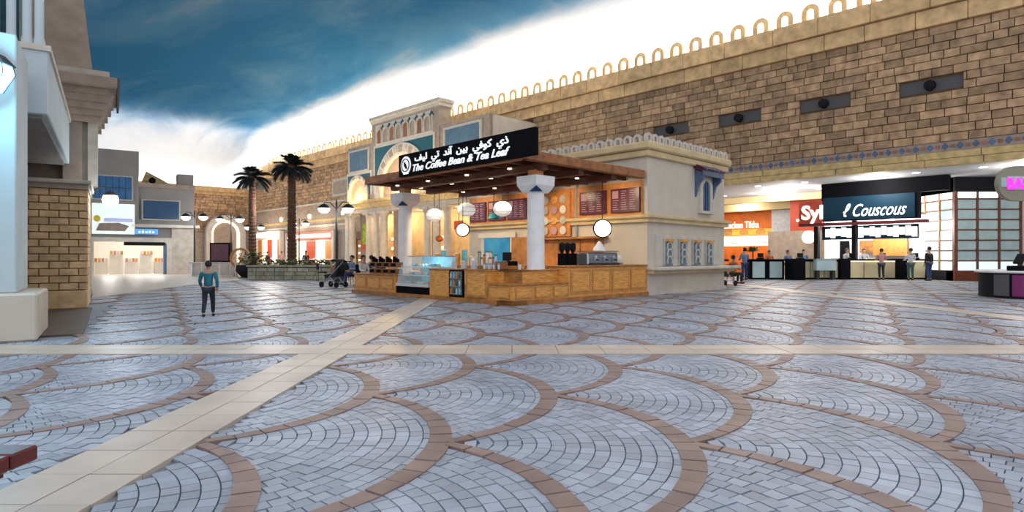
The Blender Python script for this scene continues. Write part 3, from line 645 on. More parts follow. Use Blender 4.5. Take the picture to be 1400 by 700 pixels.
# ---------------------------------------------------------------- counter
ct = thing('wooden_counter', 'honey oak panelled coffee counter wrapping the kiosk corner', 'counter', 'U', (K0, KU, 0))
def tobj(n, mb, mt, **k): return obj(n, mb, mt, ct, **k)
tobj('plinth', B(K0-.08, K1, KU-.06, KU+.5, 0, .12), 'oak_dark'); tobj('plinth', B(K0-.08, K0+.5, KU-.06, 18.75, 0, .12), 'oak_dark')
tobj('corner_cabinet', B(K0, 12.75, KU, KU+.4, .12, .5), 'oak'); tobj('corner_cabinet', B(K0, K0+.4, KU+.4, 12.75, .12, .5), 'oak')
tobj('low_top', B(K0-.03, 12.75, KU-.03, KU+.4, .5, .55, bev=.01), 'oak_dark'); tobj('low_top', B(K0-.03, K0+.4, KU+.4, 11.75, .5, .55, bev=.01), 'oak_dark')
tobj('upstand', B(K0+.35, 12.8, KU+.35, KU+.7, .1, .86), 'oak'); tobj('upstand', B(K0+.35, K0+.7, KU+.35, 12.8, .1, .86), 'oak')
tobj('upper_top', B(K0+.32, 12.8, KU+.32, KU+.9, .86, .90, bev=.01), 'oak_dark'); tobj('upper_top', B(K0+.32, K0+.95, KU+.32, 12.8, .86, .90, bev=.01), 'oak_dark')
tobj('front_cabinet', B(12.75, K1-.02, KU, KU+.7, .12, .95), 'oak'); tobj('worktop', B(12.72, K1-.02, KU-.05, KU+.8, .95, 1.0, bev=.012), 'oak_dark')
for k in range(4):
    a0 = 12.85+k*.96; f = tobj('panel', B(a0, a0+.88, KU-.02, KU, .2, .88), 'oak_mid'); obj('panel_inset', B(a0+.07, a0+.81, KU-.035, KU-.018, .27, .81, bev=.01), 'oak', f)
for k in range(3):
    a0 = K0+.08+k*.72; f = tobj('panel', B(a0, a0+.64, KU-.02, KU, .16, .47), 'oak_mid'); obj('panel_inset', B(a0+.05, a0+.59, KU-.03, KU-.018, .2, .43), 'oak', f)
f = tobj('panel', B(K0-.02, K0, 10.95, 11.75, .16, .47), 'oak_mid'); obj('panel_inset', B(K0-.03, K0-.018, 11.0, 11.7, .2, .43), 'oak', f)
for k in range(1): f = tobj('panel', B(K0+.0-.02, K0, 11.8, 12.65, .16, .86), 'oak_mid'); obj('panel_inset', B(K0-.035, K0-.018, 11.87, 12.58, .22, .80), 'oak', f)
tobj('side_cabinet', B(K0, K0+.7, 11.78, 12.75, .12, .86), 'oak'); tobj('side_top', B(K0-.03, K0+.9, 11.75, 12.75, .86, .9, bev=.01), 'oak_dark')
tobj('end_cabinet', B(K0, K0+.8, 13.45, 14.35, .12, .86), 'oak'); tobj('end_top', B(K0-.03, K0+.85, 13.42, 14.38, .86, .9, bev=.01), 'oak_dark')
tobj('far_cabinet', B(K0, K0+2.6, 16.15, 18.7, .12, .64), 'oak'); tobj('far_top', B(K0-.04, K0+2.65, 16.1, 18.75, .64, .69, bev=.01), 'oak_dark')
for k in range(3): f = tobj('panel', B(K0-.02, K0, 16.25+k*.82, 17.0+k*.82, .18, .58), 'oak_mid'); obj('panel_inset', B(K0-.03, K0-.018, 16.31+k*.82, 16.94+k*.82, .24, .52), 'oak', f)
tobj('back_counter', B(15.9, K1-.1, 12.5, 16.7, .0, .9), 'oak_dark')
tobj('inner_counter', B(K0+.95, K0+1.5, 12.6, 14.3, .1, .88), 'oak_dark'); tobj('inner_counter', B(12.8, 15.0, 14.2, 15.0, .1, .95), 'oak_dark')
tobj('side_bench', B(13.3, 14.1, 15.6, 18.6, 0, .95), 'oak_dark')
# small glass fridge
t = thing('glass_fridge', 'small black framed glass drinks cooler set into the counter front', 'fridge', 'U', (K0, 13.1, .12))
obj('case', B(K0, K0+.6, 12.8, 13.42, .12, .88), 'black', t); obj('glass_door', B(K0-.02, K0-.005, 12.86, 13.36, .18, .84), 'glass', t)
for j in range(3):
    obj('shelf', B(K0-.05, K0+.0, 12.84, 13.38, .2+.22*j, .215+.22*j), 'steel', t)
    for k in range(4): q = thing('drink_bottle', 'small drink bottle on a shelf of the glass fridge', 'bottle', 'U', (K0-.035, 12.92+.125*k, .217+.22*j), 'bottles in the small fridge'); obj('bottle_body', MB().lathe([(.025, 0), (.028, .09), (.012, .13), (.012, .16)], K0-.035, 12.92+.125*k, .217+.22*j, 8), ('case_blue', 'cloth_white', 'leaf', 'orange_paint')[(k+j) % 4], q)
# pastry case
t = thing('pastry_case', 'curved glass pastry display case with pale blue lit shelves', 'display case', 'U', (K0, 15.2, 0))
obj('base', B(K0, K0+1.0, 14.4, 16.1, .0, .34), 'black', t); obj('kick', B(K0-.03, K0, 14.4, 16.1, .34, .42), 'cream', t); obj('deck', B(K0, K0+1.0, 14.4, 16.1, .34, .40), 'white_column', t)
for u in (14.42, 16.06): obj('end_glass', MB().prism([(K0, .4), (K0+1.0, .4), (K0+1.0, 1.25), (K0+.45, 1.25), (K0+.1, .9)], u, u+.02, 'y'), 'glass', t)
obj('front_glass', MB().prism([(K0, .42), (K0+.1, .9), (K0+.45, 1.25), (K0+.47, 1.24), (K0+.12, .88), (K0+.02, .42)], 14.44, 16.06, 'y'), 'glass', t)
obj('top', B(K0+.42, K0+1.02, 14.4, 16.1, 1.25, 1.28), 'steel', t); obj('back', B(K0+.98, K0+1.02, 14.4, 16.1, .4, 1.25), 'blue_lit', t).data.materials[0] = mat('case_back', (.25, .6, .7), .4, .2, 6, emit=(.2, .65, .8), es=.2)
for j, (x0, z) in enumerate(((.16, .66), (.3, .92))): obj('glass_shelf', B(K0+x0, K0+.97, 14.46, 16.04, z, z+.015), 'white_column', t)
rr = random.Random(3)
for j, (x0, z) in enumerate(((.12, .40), (.26, .676), (.38, .936))):
    for k in range(9):
        u = 14.6+k*.165; v = K0+x0+.12
        q = thing('pastry', 'small pastry on a pale tray inside the blue lit case', 'pastry', 'U', (v, u, z), 'pastries in the display case')
        obj('tray', B(v-.07, v+.2, u-.06, u+.06, z, z+.012), 'case_blue', q); obj('cake', MB().lathe([(.05, 0), (.06, .03), (.045, .07), (.001, .085)], v+.03, u, z+.012, 8), rr.choice(('case_blue', 'cloth_white', 'cream', 'teal', 'oak')), q)
point('case_light', W(K0+.6, 15.2, 1.15), 8, (.6, .85, 1), .1)
# espresso machine and the small things on the counters
t = thing('espresso_machine', 'chrome espresso machine on the high counter below the round sign', 'coffee machine', 'U', (14.6, 11.35, 1.0))
obj('body', B(13.95, 15.45, 11.1, 11.55, 1.0, 1.38, bev=.04), 'steel', t); obj('drip_tray', B(14.0, 15.4, 11.0, 11.1, 1.0, 1.06), 'iron', t); obj('cup_rail', B(13.95, 15.45, 11.08, 11.55, 1.40, 1.43), 'steel', t)
for k in range(3): g = obj('group_head', MB().lathe([(.05, 0), (.06, .1), (.04, .14)], 14.25+.45*k, 11.06, 1.14, 10), 'steel', t); obj('handle', MB().tube([(14.25+.45*k, 11.06, 1.17), (14.2+.45*k, 10.9, 1.15)], .018, 6), 'black', g)
obj('end_boiler', MB().ball(15.75, 11.35, 1.17, .15), 'white_column', t); obj('boiler_foot', B(15.45, 15.85, 11.2, 11.5, 1.0, 1.05), 'steel', t)
for k, v in enumerate((13.3, 13.55, 13.8)):
    q = thing('coffee_grinder', 'tall dark coffee grinder on the counter, %s' % ('nearest the white column', 'middle of three', 'beside the espresso machine')[k], 'grinder', 'U', (v, 11.55, 1.0), 'dark grinders by the espresso machine')
    obj('body', B(v-.07, v+.07, 11.45, 11.65, 1.0, 1.35), 'black', q); obj('hopper', MB().lathe([(.04, 0), (.09, .12), (.09, .28), (.03, .32)], v, 11.55, 1.35, 10), 'matt_black', q)
t = thing('cake_dome', 'white conical cover standing on top of the espresso machine', 'cover', 'U', (14.75, 11.3, 1.43)); obj('dome', MB().lathe([(.2, 0), (.18, .08), (.05, .27), (.001, .3)], 14.75, 11.3, 1.43, 16), 'white_column', t, smooth=True)
def cup(v, u, z, r, h, mt, label, group, nm='paper_cup', cat='cup', lid=None):
    q = thing(nm, label, cat, 'U', (v, u, z), group); obj('cup_body', MB().lathe([(r*.75, 0), (r, h), (r*.9, h), (r*.65, .01)], v, u, z, 10), mt, q)
    if lid: obj('lid', MB().lathe([(r*1.08, h), (r*1.08, h+.02), (r*.5, h+.035)], v, u, z, 10), lid, q)
for k in range(8): cup(11.2+.16*(k % 2), 12.0+k*.1, .9, .04, .13, 'white_column', 'white paper cup standing on the oak side counter', 'paper cups on the side counter', lid='cloth_grey')
for k in range(5): cup(11.5+k*.2, 11.5+.08*(k % 2), .9, .05, .14, ('white_column', 'oak', 'cream', 'white_column', 'oak_dark')[k], '%s jar on the upper counter top, %s' % (('white', 'tan', 'cream', 'white', 'brown')[k], ('at the kiosk corner', 'beside the white jar at the corner', 'between the tan jar and the column', 'close behind the white column', 'nearest the grinders')[k]), 'jars on the corner counter', 'jar', 'jar')
for k in range(10): v, u = 13.0+(k % 2)*.25, 14.35+.0+(k//2)*.13; cup(v, u, .95, .06, .24+.1*(k % 3), ('cream', 'glass', 'white_column', 'steel', 'oak')[k % 5], 'pale canister in the crowd of jars on the inner counter', 'canisters on the inner counter', 'canister', 'canister', lid='iron')
for k in range(14): v, u = 13.45+(k % 2)*.3, 15.75+(k//2)*.4; cup(v, u, .95, .09, .28+.12*(k % 3), ('white_column', 'cream', 'case_blue', 'steel', 'oak', 'teal')[k % 6], 'container standing on the bench behind the pastry case', 'containers behind the pastry case', 'container', 'container', lid='cloth_white')
for k in range(3): q = thing('menu_stand', 'small white card stand on the counter, %s' % ('by the cooler', 'by the end cabinet', 'beside the brown box')[k], 'card', 'U', (11.1, 12.9+k*.45, .9), 'card stands'); obj('card', MB().prism([(11.1, .9), (11.2, .9), (11.16, 1.14)], 12.9+k*.45, 13.08+k*.45, 'y'), 'cloth_white', q)
t = thing('wooden_box', 'brown wooden box standing on the oak counter near the cups', 'box', 'U', (11.3, 11.9, .9)); obj('box_body', B(11.2, 11.45, 12.25-.35, 12.25-.1, .9, 1.12, bev=.01), 'canopy_wood', t)
t = thing('cash_register', 'dark cash register on the back counter beneath the blue poster', 'register', 'U', (13.9, 14.6, .95)); obj('body', B(13.9, 14.3, 14.4, 14.8, .95, 1.1), 'black', t); obj('screen', B(13.98, 14.02, 14.4, 14.8, 1.12, 1.4), 'matt_black', t); obj('stand', B(14.0, 14.1, 14.55, 14.65, 1.1, 1.2), 'iron', t)
for k in range(8):
    v, u, z = K0+.25+.02*(k//4), 16.5+(k % 4)*.42, .69+.21*(k//4)
    q = thing('coffee_basket', '%s, %s' % ('brown basket packed with upright dark packets, upper row' if k > 3 else 'brown basket with dark opening, lower row', ('closest to the pastry case', 'second from the pastry case', 'third from the pastry case', 'at the far counter end')[k % 4]), 'basket', 'U', (v, u, z), 'brown baskets on the low counter')
    obj('basket_body', B(v-.12, v+.14, u-.17, u+.17, z, z+.17), 'canopy_wood', q); obj('opening', B(v-.135, v-.12, u-.13, u+.13, z+.04, z+.14), 'black', q)
    if k > 3:
        for j in range(3): obj('packet', B(v-.06, v+.02, u-.13+.1*j, u-.06+.1*j, z+.17, z+.28+.04*j), 'black', q)
spot('canopy_light', W(13, 13.5, 3.6), W(14.5, 13.5, 0), 320, (1, .78, .5), 140); spot('canopy_light', W(13, 16.8, 3.6), W(14, 16.8, 0), 320, (1, .78, .5), 140)
for u in (11.8, 14, 16.2, 18.5): spot('menu_light', W(K1-1.5, u, 3.6), W(K1, u, 2.8), 110, (1, .78, .5), 100)
# ---------------------------------------------------------------- food court under the brick wall
obj('ceiling_soffit', B(D+.3, 56, -14, 31.2, 5.36, 5.6), 'soffit', frame='U', kind='structure')
obj('wall_food_court', B(52, 52.5, -14, 31.2, 0, 5.36), 'cream', frame='U', kind='structure')
obj('wall_food_court_side', B(D+.3, 52, -14.4, -14, 0, 5.36), 'cream', frame='U', kind='structure')
obj('trim_soffit', B(40.5, 41, 8, 31, 4.95, 5.36), 'coffer', frame='U', kind='structure'); obj('trim_coffer', B(44.2, 44.7, 8, 31, 4.7, 5.36), 'coffer', frame='U', kind='structure')
k_ = 0
for v, u in [(34.6, 2+2.6*i) for i in range(7)]+[(38.5, 13+3*i) for i in range(5)]+[(43, 14+3*i) for i in range(5)]:
    t = thing('downlight', 'small round downlight in the pale soffit above the food court', 'ceiling light', 'U', (v, u, 5.34), 'soffit downlights'); obj('diffuser', MB().lathe([(.001, 0), (.14, 0), (.17, .02), (.001, .02)], v, u, 5.33, 12), 'lantern_lit', t)
for v, u in ((35, 3), (35, 9), (39, 16), (39, 23), (44, 20), (49, 22), (36.5, 14)): point('downlight_glow', W(v, u, 5.0), 330, (1, .95, .88), .3)
M['deep_red'] = mat('deep_red', (.42, .05, .015), .6, .1, 2)
# orange chicken stall
a = thing('chicken_stall', 'orange food stall with white lettering and lit menu strip', 'food stall', 'U', (46, 21, 0))
obj('orange_wall', B(46, 46.4, 18.7, 26.5, 0, 5.3), 'orange_paint', a)
text('lettering', 'Chicken Tikka', a, 'v', (45.95, 22.75, 3.5), .75, 'white_lit', width=2.9)
obj('picture_strip', B(45.7, 46, 18.6, 26.5, 2.95, 3.4), 'yellow_paint', a)
for k in range(5): obj('dish_picture', MB().lathe([(.001, 0), (.36, 0), (.3, .05), (.001, .05)], 0, 0, 0, 14), 'oak', a); o = C.objects[-1]; o.data.transform(Matrix.Translation(Vector(OFF[a.name]))); o.data.transform(Matrix.Rotation(R(-90), 4, 'Y')); o.location = (-.33, 19.6+k*1.3-21, 3.1)
for k in range(6): f = obj('menu_lightbox', B(45.5, 45.9, 17.3+k*1.25, 18.45+k*1.25, 2.1, 2.85), 'white_lit', a); obj('menu_row', B(45.47, 45.5, 17.45+k*1.25, 18.2+k*1.25, 2.3, 2.36), 'orange_paint', f)
obj('lower_counter', B(44.6, 45.4, 17.3, 26.5, 0, 1.1), 'orange_paint', a)
# grey column, red stall with round lit sign
t = thing('square_column', 'pale lilac grey column between the orange stall and the red panel', 'column', 'U', (45, 17.6, 0)); obj('shaft', B(44.8, 45.5, 16.5, 18.4, 0, 5.36), 'cloth_white', t)
t = thing('red_stall', 'dark red stall panel with round glowing sign behind the counters', 'food stall', 'U', (42, 14.5, 0))
obj('panel', B(42, 42.4, 12, 16.0, 3.0, 5.2), 'deep_red', t); obj('lower_wall', B(42, 42.4, 12, 17.5, 0, 3.0), 'stone_grey', t)
q = MB(); q.lathe([(.001, 0), (.42, 0), (.42, .1), (.001, .1)], 0, 0, 0, 20); q.v = [(41.8+z, 14.75+y, 2.55+x) for x, y, z in q.v]; obj('round_sign_face', q, 'warm_lit', t)
for k in range(3): q = MB(); q.lathe([(.001, 0), (.1, 0), (.1, .04), (.001, .04)], 0, 0, 0, 10); q.v = [(41.96+z, 15.5-.6*k+y, 3.7-.2*k+x) for x, y, z in q.v]; obj('dot', q, 'warm_lit', t)
# black stall with script lettering
t = thing('black_stall', 'black stall fascia with white script lettering and red neon edge', 'food stall', 'U', (36.3, 9.5, 2.9))
obj('fascia', B(36.3, 36.9, 7.45, 12.1, 3.25, 5.34), 'black', t); obj('upper_fascia', B(36.3, 36.9, 6.2, 7.45, 4.6, 5.34), 'black', t)
obj('blue_glow_panel', B(36.24, 36.3, 7.6, 12.0, 3.3, 4.55), 'dark_navy', t)
obj('neon_edge', B(35.9, 36.3, 7.0, 13.2, 2.98, 3.14), 'maroon', t).data.materials[0] = mat('neon_red', (.10, .004, .010), .5, emit=(.5, .01, .03), es=.02)
text('lettering', 'ℓ Couscous', t, 'v', (36.2, 10.95, 3.45), .95, 'white_lit', shear=.5, width=3.0)
text('lettering', 'Syl', t, 'v', (36.2, 13.15, 3.4), 1.1, 'white_lit', width=1.15, bold=.03)
obj('logo_backing', B(36.25, 36.4, 12.05, 13.3, 3.15, 4.4), 'deep_red', t)
for (u0, u1) in ((10.7, 12.3), (7.6, 10.45)):
    b_ = obj('menu_backing', B(37.0, 37.2, u0, u1, 2.22, 2.98), 'dark_navy', t)
    n = int((u1-u0)/.28)
    for i in range(n): obj('menu_lightbox', B(36.95, 37.0, u0+.05+i*.28, u0+.29+i*.28, 2.32+.06*(i % 3), 2.90-.07*((i+1) % 2)), 'white_lit', b_)
for u in (12.55, 10.57): obj('post', B(36.7, 37.1, u-.1, u+.1, 0, 3.25), 'matt_black', t)
obj('back_wall', B(39.5, 39.7, 5.8, 13, 0, 3.6), 'white_column', t)
obj('picture_board', B(39.3, 39.5, 8.6, 10.3, 1.3, 2.3), 'orange_wood', t); obj('picture_board', B(39.3, 39.5, 10.3, 11.0, 1.5, 2.2), 'oak_dark', t); obj('doorway', B(39.4, 39.5, 11.6, 12.1, .2, 2.2), 'black', t)
obj('red_cross_panel', B(39.4, 39.5, 11.2, 11.45, 1.7, 2.0), 'red_paint', t)
point('stall_light', W(38.3, 9, 3.0), 420, (1, .98, .95), .3); point('stall_light', W(38.3, 11.8, 3.0), 220, (1, .98, .95), .3)
M['pav_wood'] = mat('pavilion_wood', (.16, .06, .035), .5, .2, 5)
# glazed wooden pavilion
t = thing('glazed_pavilion', 'dark timber pavilion with square frosted panes and lit header strip', 'pavilion', 'W', (24.5, 31, 0))
PX0, PX1, PY0 = 22.9, 26.25, 31.0
obj('header', B(PX0-.1, 29, PY0-.15, PY0+3, 4.62, 5.9), 'matt_black', t); obj('side_header', B(PX0-.1, PX0+.2, PY0, PY0+3.4, 4.62, 5.5), 'matt_black', t)
obj('lit_strip', B(PX0+.05, PX1, PY0-.03, PY0+.1, 4.3, 4.6), 'white_lit', t); obj('lit_strip', B(PX0-.03, PX0+.1, PY0+.1, PY0+3.2, 4.3, 4.6), 'white_lit', t)
obj('base', B(PX0-.1, PX1+.4, PY0-.12, PY0+.5, 0, .52), 'oak_dark', t).data.materials[0] = mat('mahogany', (.16, .035, .012), .4, .2, 5)
obj('side_base', B(PX0-.1, PX0+.3, PY0, PY0+3.3, 0, .52), 'matt_black', t)
for x in (PX0, PX0+1.12, PX0+2.24, PX1-.0): obj('post', B(x-(.09 if x == PX0 else .05), x+(.09 if x == PX0 else .05), PY0-.08, PY0+.08, .5, 4.62), 'pav_wood', t)
for y in (PY0+1.1, PY0+2.2, PY0+3.3): obj('post', B(PX0-.06, PX0+.06, y-.05, y+.05, .5, 4.62), 'oak_dark', t)
nr = 7; h = (4.25-.52)/nr
for r_ in range(nr+1):
    obj('rail', B(PX0, PX1, PY0-.06, PY0+.06, .50+h*r_-.03, .50+h*r_+.03), 'pav_wood', t); obj('rail', B(PX0-.05, PX0+.05, PY0, PY0+3.3, .50+h*r_-.03, .50+h*r_+.03), 'pav_wood', t)
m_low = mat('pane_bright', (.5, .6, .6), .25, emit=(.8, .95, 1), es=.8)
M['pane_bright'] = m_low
for r_ in range(nr):
    for c in range(3):
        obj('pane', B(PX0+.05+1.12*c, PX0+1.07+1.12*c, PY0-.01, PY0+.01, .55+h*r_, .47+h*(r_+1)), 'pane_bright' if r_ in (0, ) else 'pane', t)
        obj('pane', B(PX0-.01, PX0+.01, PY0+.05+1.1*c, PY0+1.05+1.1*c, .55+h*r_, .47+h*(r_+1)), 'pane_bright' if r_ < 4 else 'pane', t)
obj('inner_wall', B(PX0+.1, PX1+.3, PY0+.5, PY0+3.2, 0, 4.3), 'cream', t)
t = thing('white_pillar', 'white pillar behind the magenta sign', 'column', 'W', (27, 30.6, 0)); obj('shaft', B(26.35, 28, 30.4, 31.4, 0, 4.6), 'white_column', t)
# serving counters in a row facing the hall
def counter(lbl, x0, x1, kind, h=1.12, y=33.0):
    t = thing('serving_counter', lbl, 'counter', 'W', ((x0+x1)/2, y, 0))
    if kind == 'post': obj('block', B(x0, x1, y-.25, y+.8, 0, h+.03, bev=.02), 'black', t); return
    obj('carcass', B(x0, x1, y+.04, y+.8, 0, h-.08), 'black', t); obj('worktop', B(x0, x1, y-.12, y+.9, h-.08, h, bev=.02), 'black', t)
    n = max(1, round((x1-x0)/.85)); w = (x1-x0)/n
    for k in range(n):
        obj('front_panel', B(x0+k*w+(.14 if kind == 'open' else .02), x0+(k+1)*w-(.14 if kind == 'open' else .02), y, y+.05, .1, h-.14), 'pane' if kind == 'open' else 'beige_panel', t)
    if kind == 'lit': obj('light_strip', B(x0+.05, x1-.05, y-.06, y, h-.14, h-.10), 'warm_lit', t)
counter('black serving counter with three pale glowing panels under the orange stall', 13.1, 15.0, 'open')
counter('black counter end block right of the pale glowing panels', 15.0, 15.65, 'post', y=32.2)
counter('beige fronted serving counter carrying the pale glass box', 15.65, 17.95, 'plain')
counter('black block between two beige counters under the script sign', 17.95, 18.5, 'post')
counter('beige serving counter lit from above beneath the script sign', 18.5, 21.1, 'lit')
counter('black block between the lit beige counters beside the person in jeans', 21.1, 21.6, 'post')
counter('beige serving counter ending at the timber pavilion', 21.6, 22.75, 'lit')
t = thing('glass_display_box', 'pale glass display box hung on the beige counter front', 'display case', 'W', (17.1, 32.6, .8)); obj('box_glass', B(16.5, 17.6, 32.5, 32.86, .5, 1.1, bev=.03), 'pane', t); obj('rim', B(16.45, 17.65, 32.45, 32.9, 1.1, 1.14), 'steel', t); obj('foot', B(16.55, 16.7, 32.55, 32.85, 0, .5), 'iron', t); obj('foot', B(17.4, 17.55, 32.55, 32.85, 0, .5), 'iron', t)
for k, (x, lb) in enumerate(((13.8, 'above the pale glowing panels'), (16.0, 'on the first beige counter'), (18.9, 'left on the lit counter'), (20.6, 'behind the person in pink'), (22.4, 'at the pavilion end'))):
    t = thing('till', 'small dark till on the serving counter, '+lb, 'register', 'W', (x, 33.3, 1.12), 'tills'); obj('body', B(x-.15, x+.15, 33.2, 33.5, 1.12, 1.2), 'black', t); obj('screen', B(x-.16, x+.16, 33.3, 33.33, 1.22, 1.45), 'matt_black', t); obj('neck', B(x-.03, x+.03, 33.32, 33.38, 1.18, 1.25), 'iron', t)
t = thing('potted_plant', 'dark bushy plant standing in front of the orange stall', 'plant', 'U', (42, 17.3, 0))
obj('pot', MB().lathe([(.2, 0), (.3, .5), (.25, .5), (.2, .1)], 42.3, 18.7, 0, 12), 'planter', t)
lf = MB(); rr = random.Random(5)
for k in range(90):
    a_, e_, l = rr.uniform(0, 6.28), rr.uniform(.1, 1.4), rr.uniform(.5, .9); dx, dy, dz = math.cos(a_)*math.cos(e_), math.sin(a_)*math.cos(e_), math.sin(e_)
    p = Vector((42.3, 18.7, 1.55)); d = Vector((dx, dy, dz*.6)); s_ = d.cross(Vector((0, 0, 1))).normalized()*.07
    lf.add([p+d*l*.3, p+d*l*.7+s_, p+d*l, p+d*l*.7-s_], [(0, 1, 2, 3)])
obj('foliage', lf, 'leaf', t, kind='stuff'); obj('stem', MB().tube([(42.3, 18.7, .3), (42.3, 18.7, 1.9)], .05, 6), 'palm_trunk', t)
M['planter_beige'] = mat('olive_beige', (.30, .28, .19), .7, .05, 2)
# ---------------------------------------------------------------- ice cream kiosk at the right edge
t = thing('kiosk_counter', 'curved grey and purple kiosk counter beneath the magenta sign', 'counter', 'W', (16.35, 18.4, 0))
obj('drum', MB().lathe([(1.62, 0), (1.62, .76), (1.5, .76)], 16.35, 18.4, 0, 40), 'matt_black', t, smooth=True); obj('countertop', MB().lathe([(1.4, .76), (1.72, .76), (1.74, .80), (1.7, .83), (1.4, .83)], 16.35, 18.4, 0, 40), 'white_column', t, smooth=True)
for k in range(9):
    a0, a1 = math.pi*(1.02+k*.105), math.pi*(1.11+k*.105); q = MB(); q.lathe([(1.63, .06), (1.66, .08), (1.66, .70), (1.63, .72)], 16.35, 18.4, 0, 4, a0=a0, a1=a1)
    obj('panel', q, 'purple' if k > 0 else 'niche_grey', t)
t = thing('oval_sign', 'oval beige sign board with glowing magenta letters above the purple counter', 'sign', 'W', (16.2, 17.9, 3.0))
pts = [(14.95+.52*math.cos(a_), 3.43+.52*math.sin(a_)) for a_ in [math.pi/2+math.pi*i/14 for i in range(15)]]+[(17.6+.52*math.cos(a_), 3.43+.52*math.sin(a_)) for a_ in [-math.pi/2+math.pi*i/14 for i in range(15)]]
obj('board', MB().prism(pts, 17.8, 17.95, 'y'), 'planter_beige', t); text('lettering', 'BASKIN ROBBINS', t, 'u', (14.68, 17.77, 3.26), .46, 'magenta', width=2.9, bold=.015)
obj('small_tile', B(14.5, 14.66, 17.77, 17.8, 3.32, 3.6), 'pane', t); obj('letter_halo', B(14.7, 17.7, 17.785, 17.8, 3.24, 3.64), 'cloth_white', t)
for x in (15.6, 17.2): obj('post', MB().tube([(x, 18.0, .8), (x, 18.0, 3.1)], .04, 8), 'steel', t)
t = thing('till', 'black till with tilted screen on the curved kiosk counter', 'register', 'W', (15.2, 17.9, .83)); obj('body', B(14.95, 15.55, 17.75, 18.15, .83, .98, bev=.02), 'black', t); obj('screen', MB().prism([(15.1, 1.05), (15.15, 1.03), (15.3, 1.32), (15.25, 1.34)], 17.8, 18.1, 'y'), 'matt_black', t); obj('neck', B(15.15, 15.25, 17.92, 17.98, .95, 1.12), 'iron', t)
# ---------------------------------------------------------------- dark red bench corner at the lower left
t = thing('wooden_bench', 'dark red wooden bench, only its corner showing at the lower left', 'bench', 'W', (-2.6, 2.0, 0))
for k in range(4): obj('slat', B(-3.4, -2.02, 2.56-.145*k-.135, 2.56-.145*k, .385, .45, bev=.008), 'bench_red', t)
obj('apron', B(-3.3, -2.12, 1.95, 2.5, .33, .385), 'bench_red', t)
for x in (-3.2, -2.25):
    for y in (2.05, 2.42): obj('leg', B(x-.03, x+.03, y-.03, y+.03, 0, .34), 'bench_red', t)

# ---------------------------------------------------------------- left corner building (nearest)
lb = thing('corner_building', 'pale blue-lit plaster building with square pillar, balcony and fluted columns at left edge', 'building', 'L', (-2, 14, 0))
def lobj(n, mb, mt, **k): return obj(n, mb, mt, lb, **k)
lobj('pillar_base', B(-3.6, -.89, 11.3, 13.2, 0, .71, bev=.03), 'plaster'); lobj('pillar_shaft', B(-3.4, -1.15, 11.48, 13.0, .71, 4.55, bev=.02), 'plaster_blue')
lobj('balcony', B(-4.2, -.9, 13.4, 20.1, 3.76, 4.93, bev=.02), 'plaster_blue'); lobj('balcony_cap', B(-4.2, -.86, 13.36, 20.14, 4.88, 4.98), 'stone_pale')
lobj('wall', B(-4.2, -2.6, 13.1, 22, 0, 9.6), 'plaster_grey')
lobj('teal_wall', B(-4.1, -1.35, 13.9, 14.3, 4.98, 9.6), 'teal_panel')
for x in (-2.3, -2.1, -1.88, -1.66, -1.44, -1.22, -1.05): lobj('fluted_column', column_mb(0, 0, .12, 1).lathe([], 0, 0) if 0 else MB().lathe([(.09, 4.98), (.09, 5.1), (.07, 5.2), (.065, 9.5)], x, 13.7, 0, 12), 'plaster_blue', smooth=True)
for x in (-2.9, -2.6): lobj('fluted_pilaster', B(x-.09, x+.09, 13.8, 13.92, 4.98, 9.5), 'plaster_blue')
lobj('balcony_soffit', B(-4.1, -1.0, 13.5, 20.0, 3.70, 3.76), 'plaster_grey')
# lantern on the pillar
t = thing('wall_lantern', 'glowing diamond-shaped glass lantern on the pale pillar at the left edge', 'lamp', 'L', (-1.6, 11.2, 3.6))
lx, ly, lz = -1.36, 11.15, 3.85
obj('glass', MB().lathe([(.001, -.30), (.10, -.26), (.23, .0), (.20, .12)], lx, ly, lz, 6), 'blue_lit', t)
obj('cap', MB().lathe([(.25, .12), (.12, .26), (.03, .30), (.001, .36)], lx, ly, lz, 6), 'iron', t); obj('bracket', MB().tube([(lx, ly, lz+.34), (lx, ly+.15, lz+.42), (lx, 11.5, lz+.42)], .02, 6), 'iron', t)
for k in range(6): a_ = 2*math.pi*k/6; obj('glazing_bar', MB().tube([(lx+.1*math.cos(a_), ly+.1*math.sin(a_), lz-.27), (lx+.235*math.cos(a_), ly+.235*math.sin(a_), lz), (lx+.21*math.cos(a_), ly+.21*math.sin(a_), lz+.12)], .008, 4), 'iron', t)
point('lantern_glow', LW(lx, ly-.45, lz), 120, (.25, .75, 1), .2)
# second building: pilasters, corbelled cornice and tapering tower
sb = thing('corbelled_building', 'brown-grey building with corbelled cornice, pilaster and tapering tower behind the balcony', 'building', 'L', (-1.5, 21, 0))
def sobj(n, mb, mt, **k): return obj(n, mb, mt, sb, **k)
sobj('wall', B(-4.5, -.5, 20.6, 24, 0, 5.9), 'stone_grey')
sobj('pilaster', B(-1.05, -.62, 20.2, 20.7, 3.2, 5.6), 'stone_grey'); sobj('pilaster', B(-.5, -.28, 20.2, 21.4, 3.2, 5.5), 'stone_frame'); sobj('pilaster', B(-.8, -.5, 20.35, 20.8, 3.2, 5.7), 'stone_frame')
for k, (x, z0, z1) in enumerate(((-.2, 4.95, 5.12), (-.12, 5.12, 5.3), (-.04, 5.3, 5.5), (.04, 5.5, 5.7), (.10, 5.7, 5.9))): sobj('corbel', B(-1.6, x, 20.1-.03*k, 22, z0, z1), 'stone_grey')
sobj('cornice', B(-2.6, .18, 19.8, 22.5, 5.9, 6.18, bev=.02), 'stone_grey'); sobj('cornice_end', B(.18, .24, 19.85, 22.4, 5.72, 6.2), 'niche_grey')
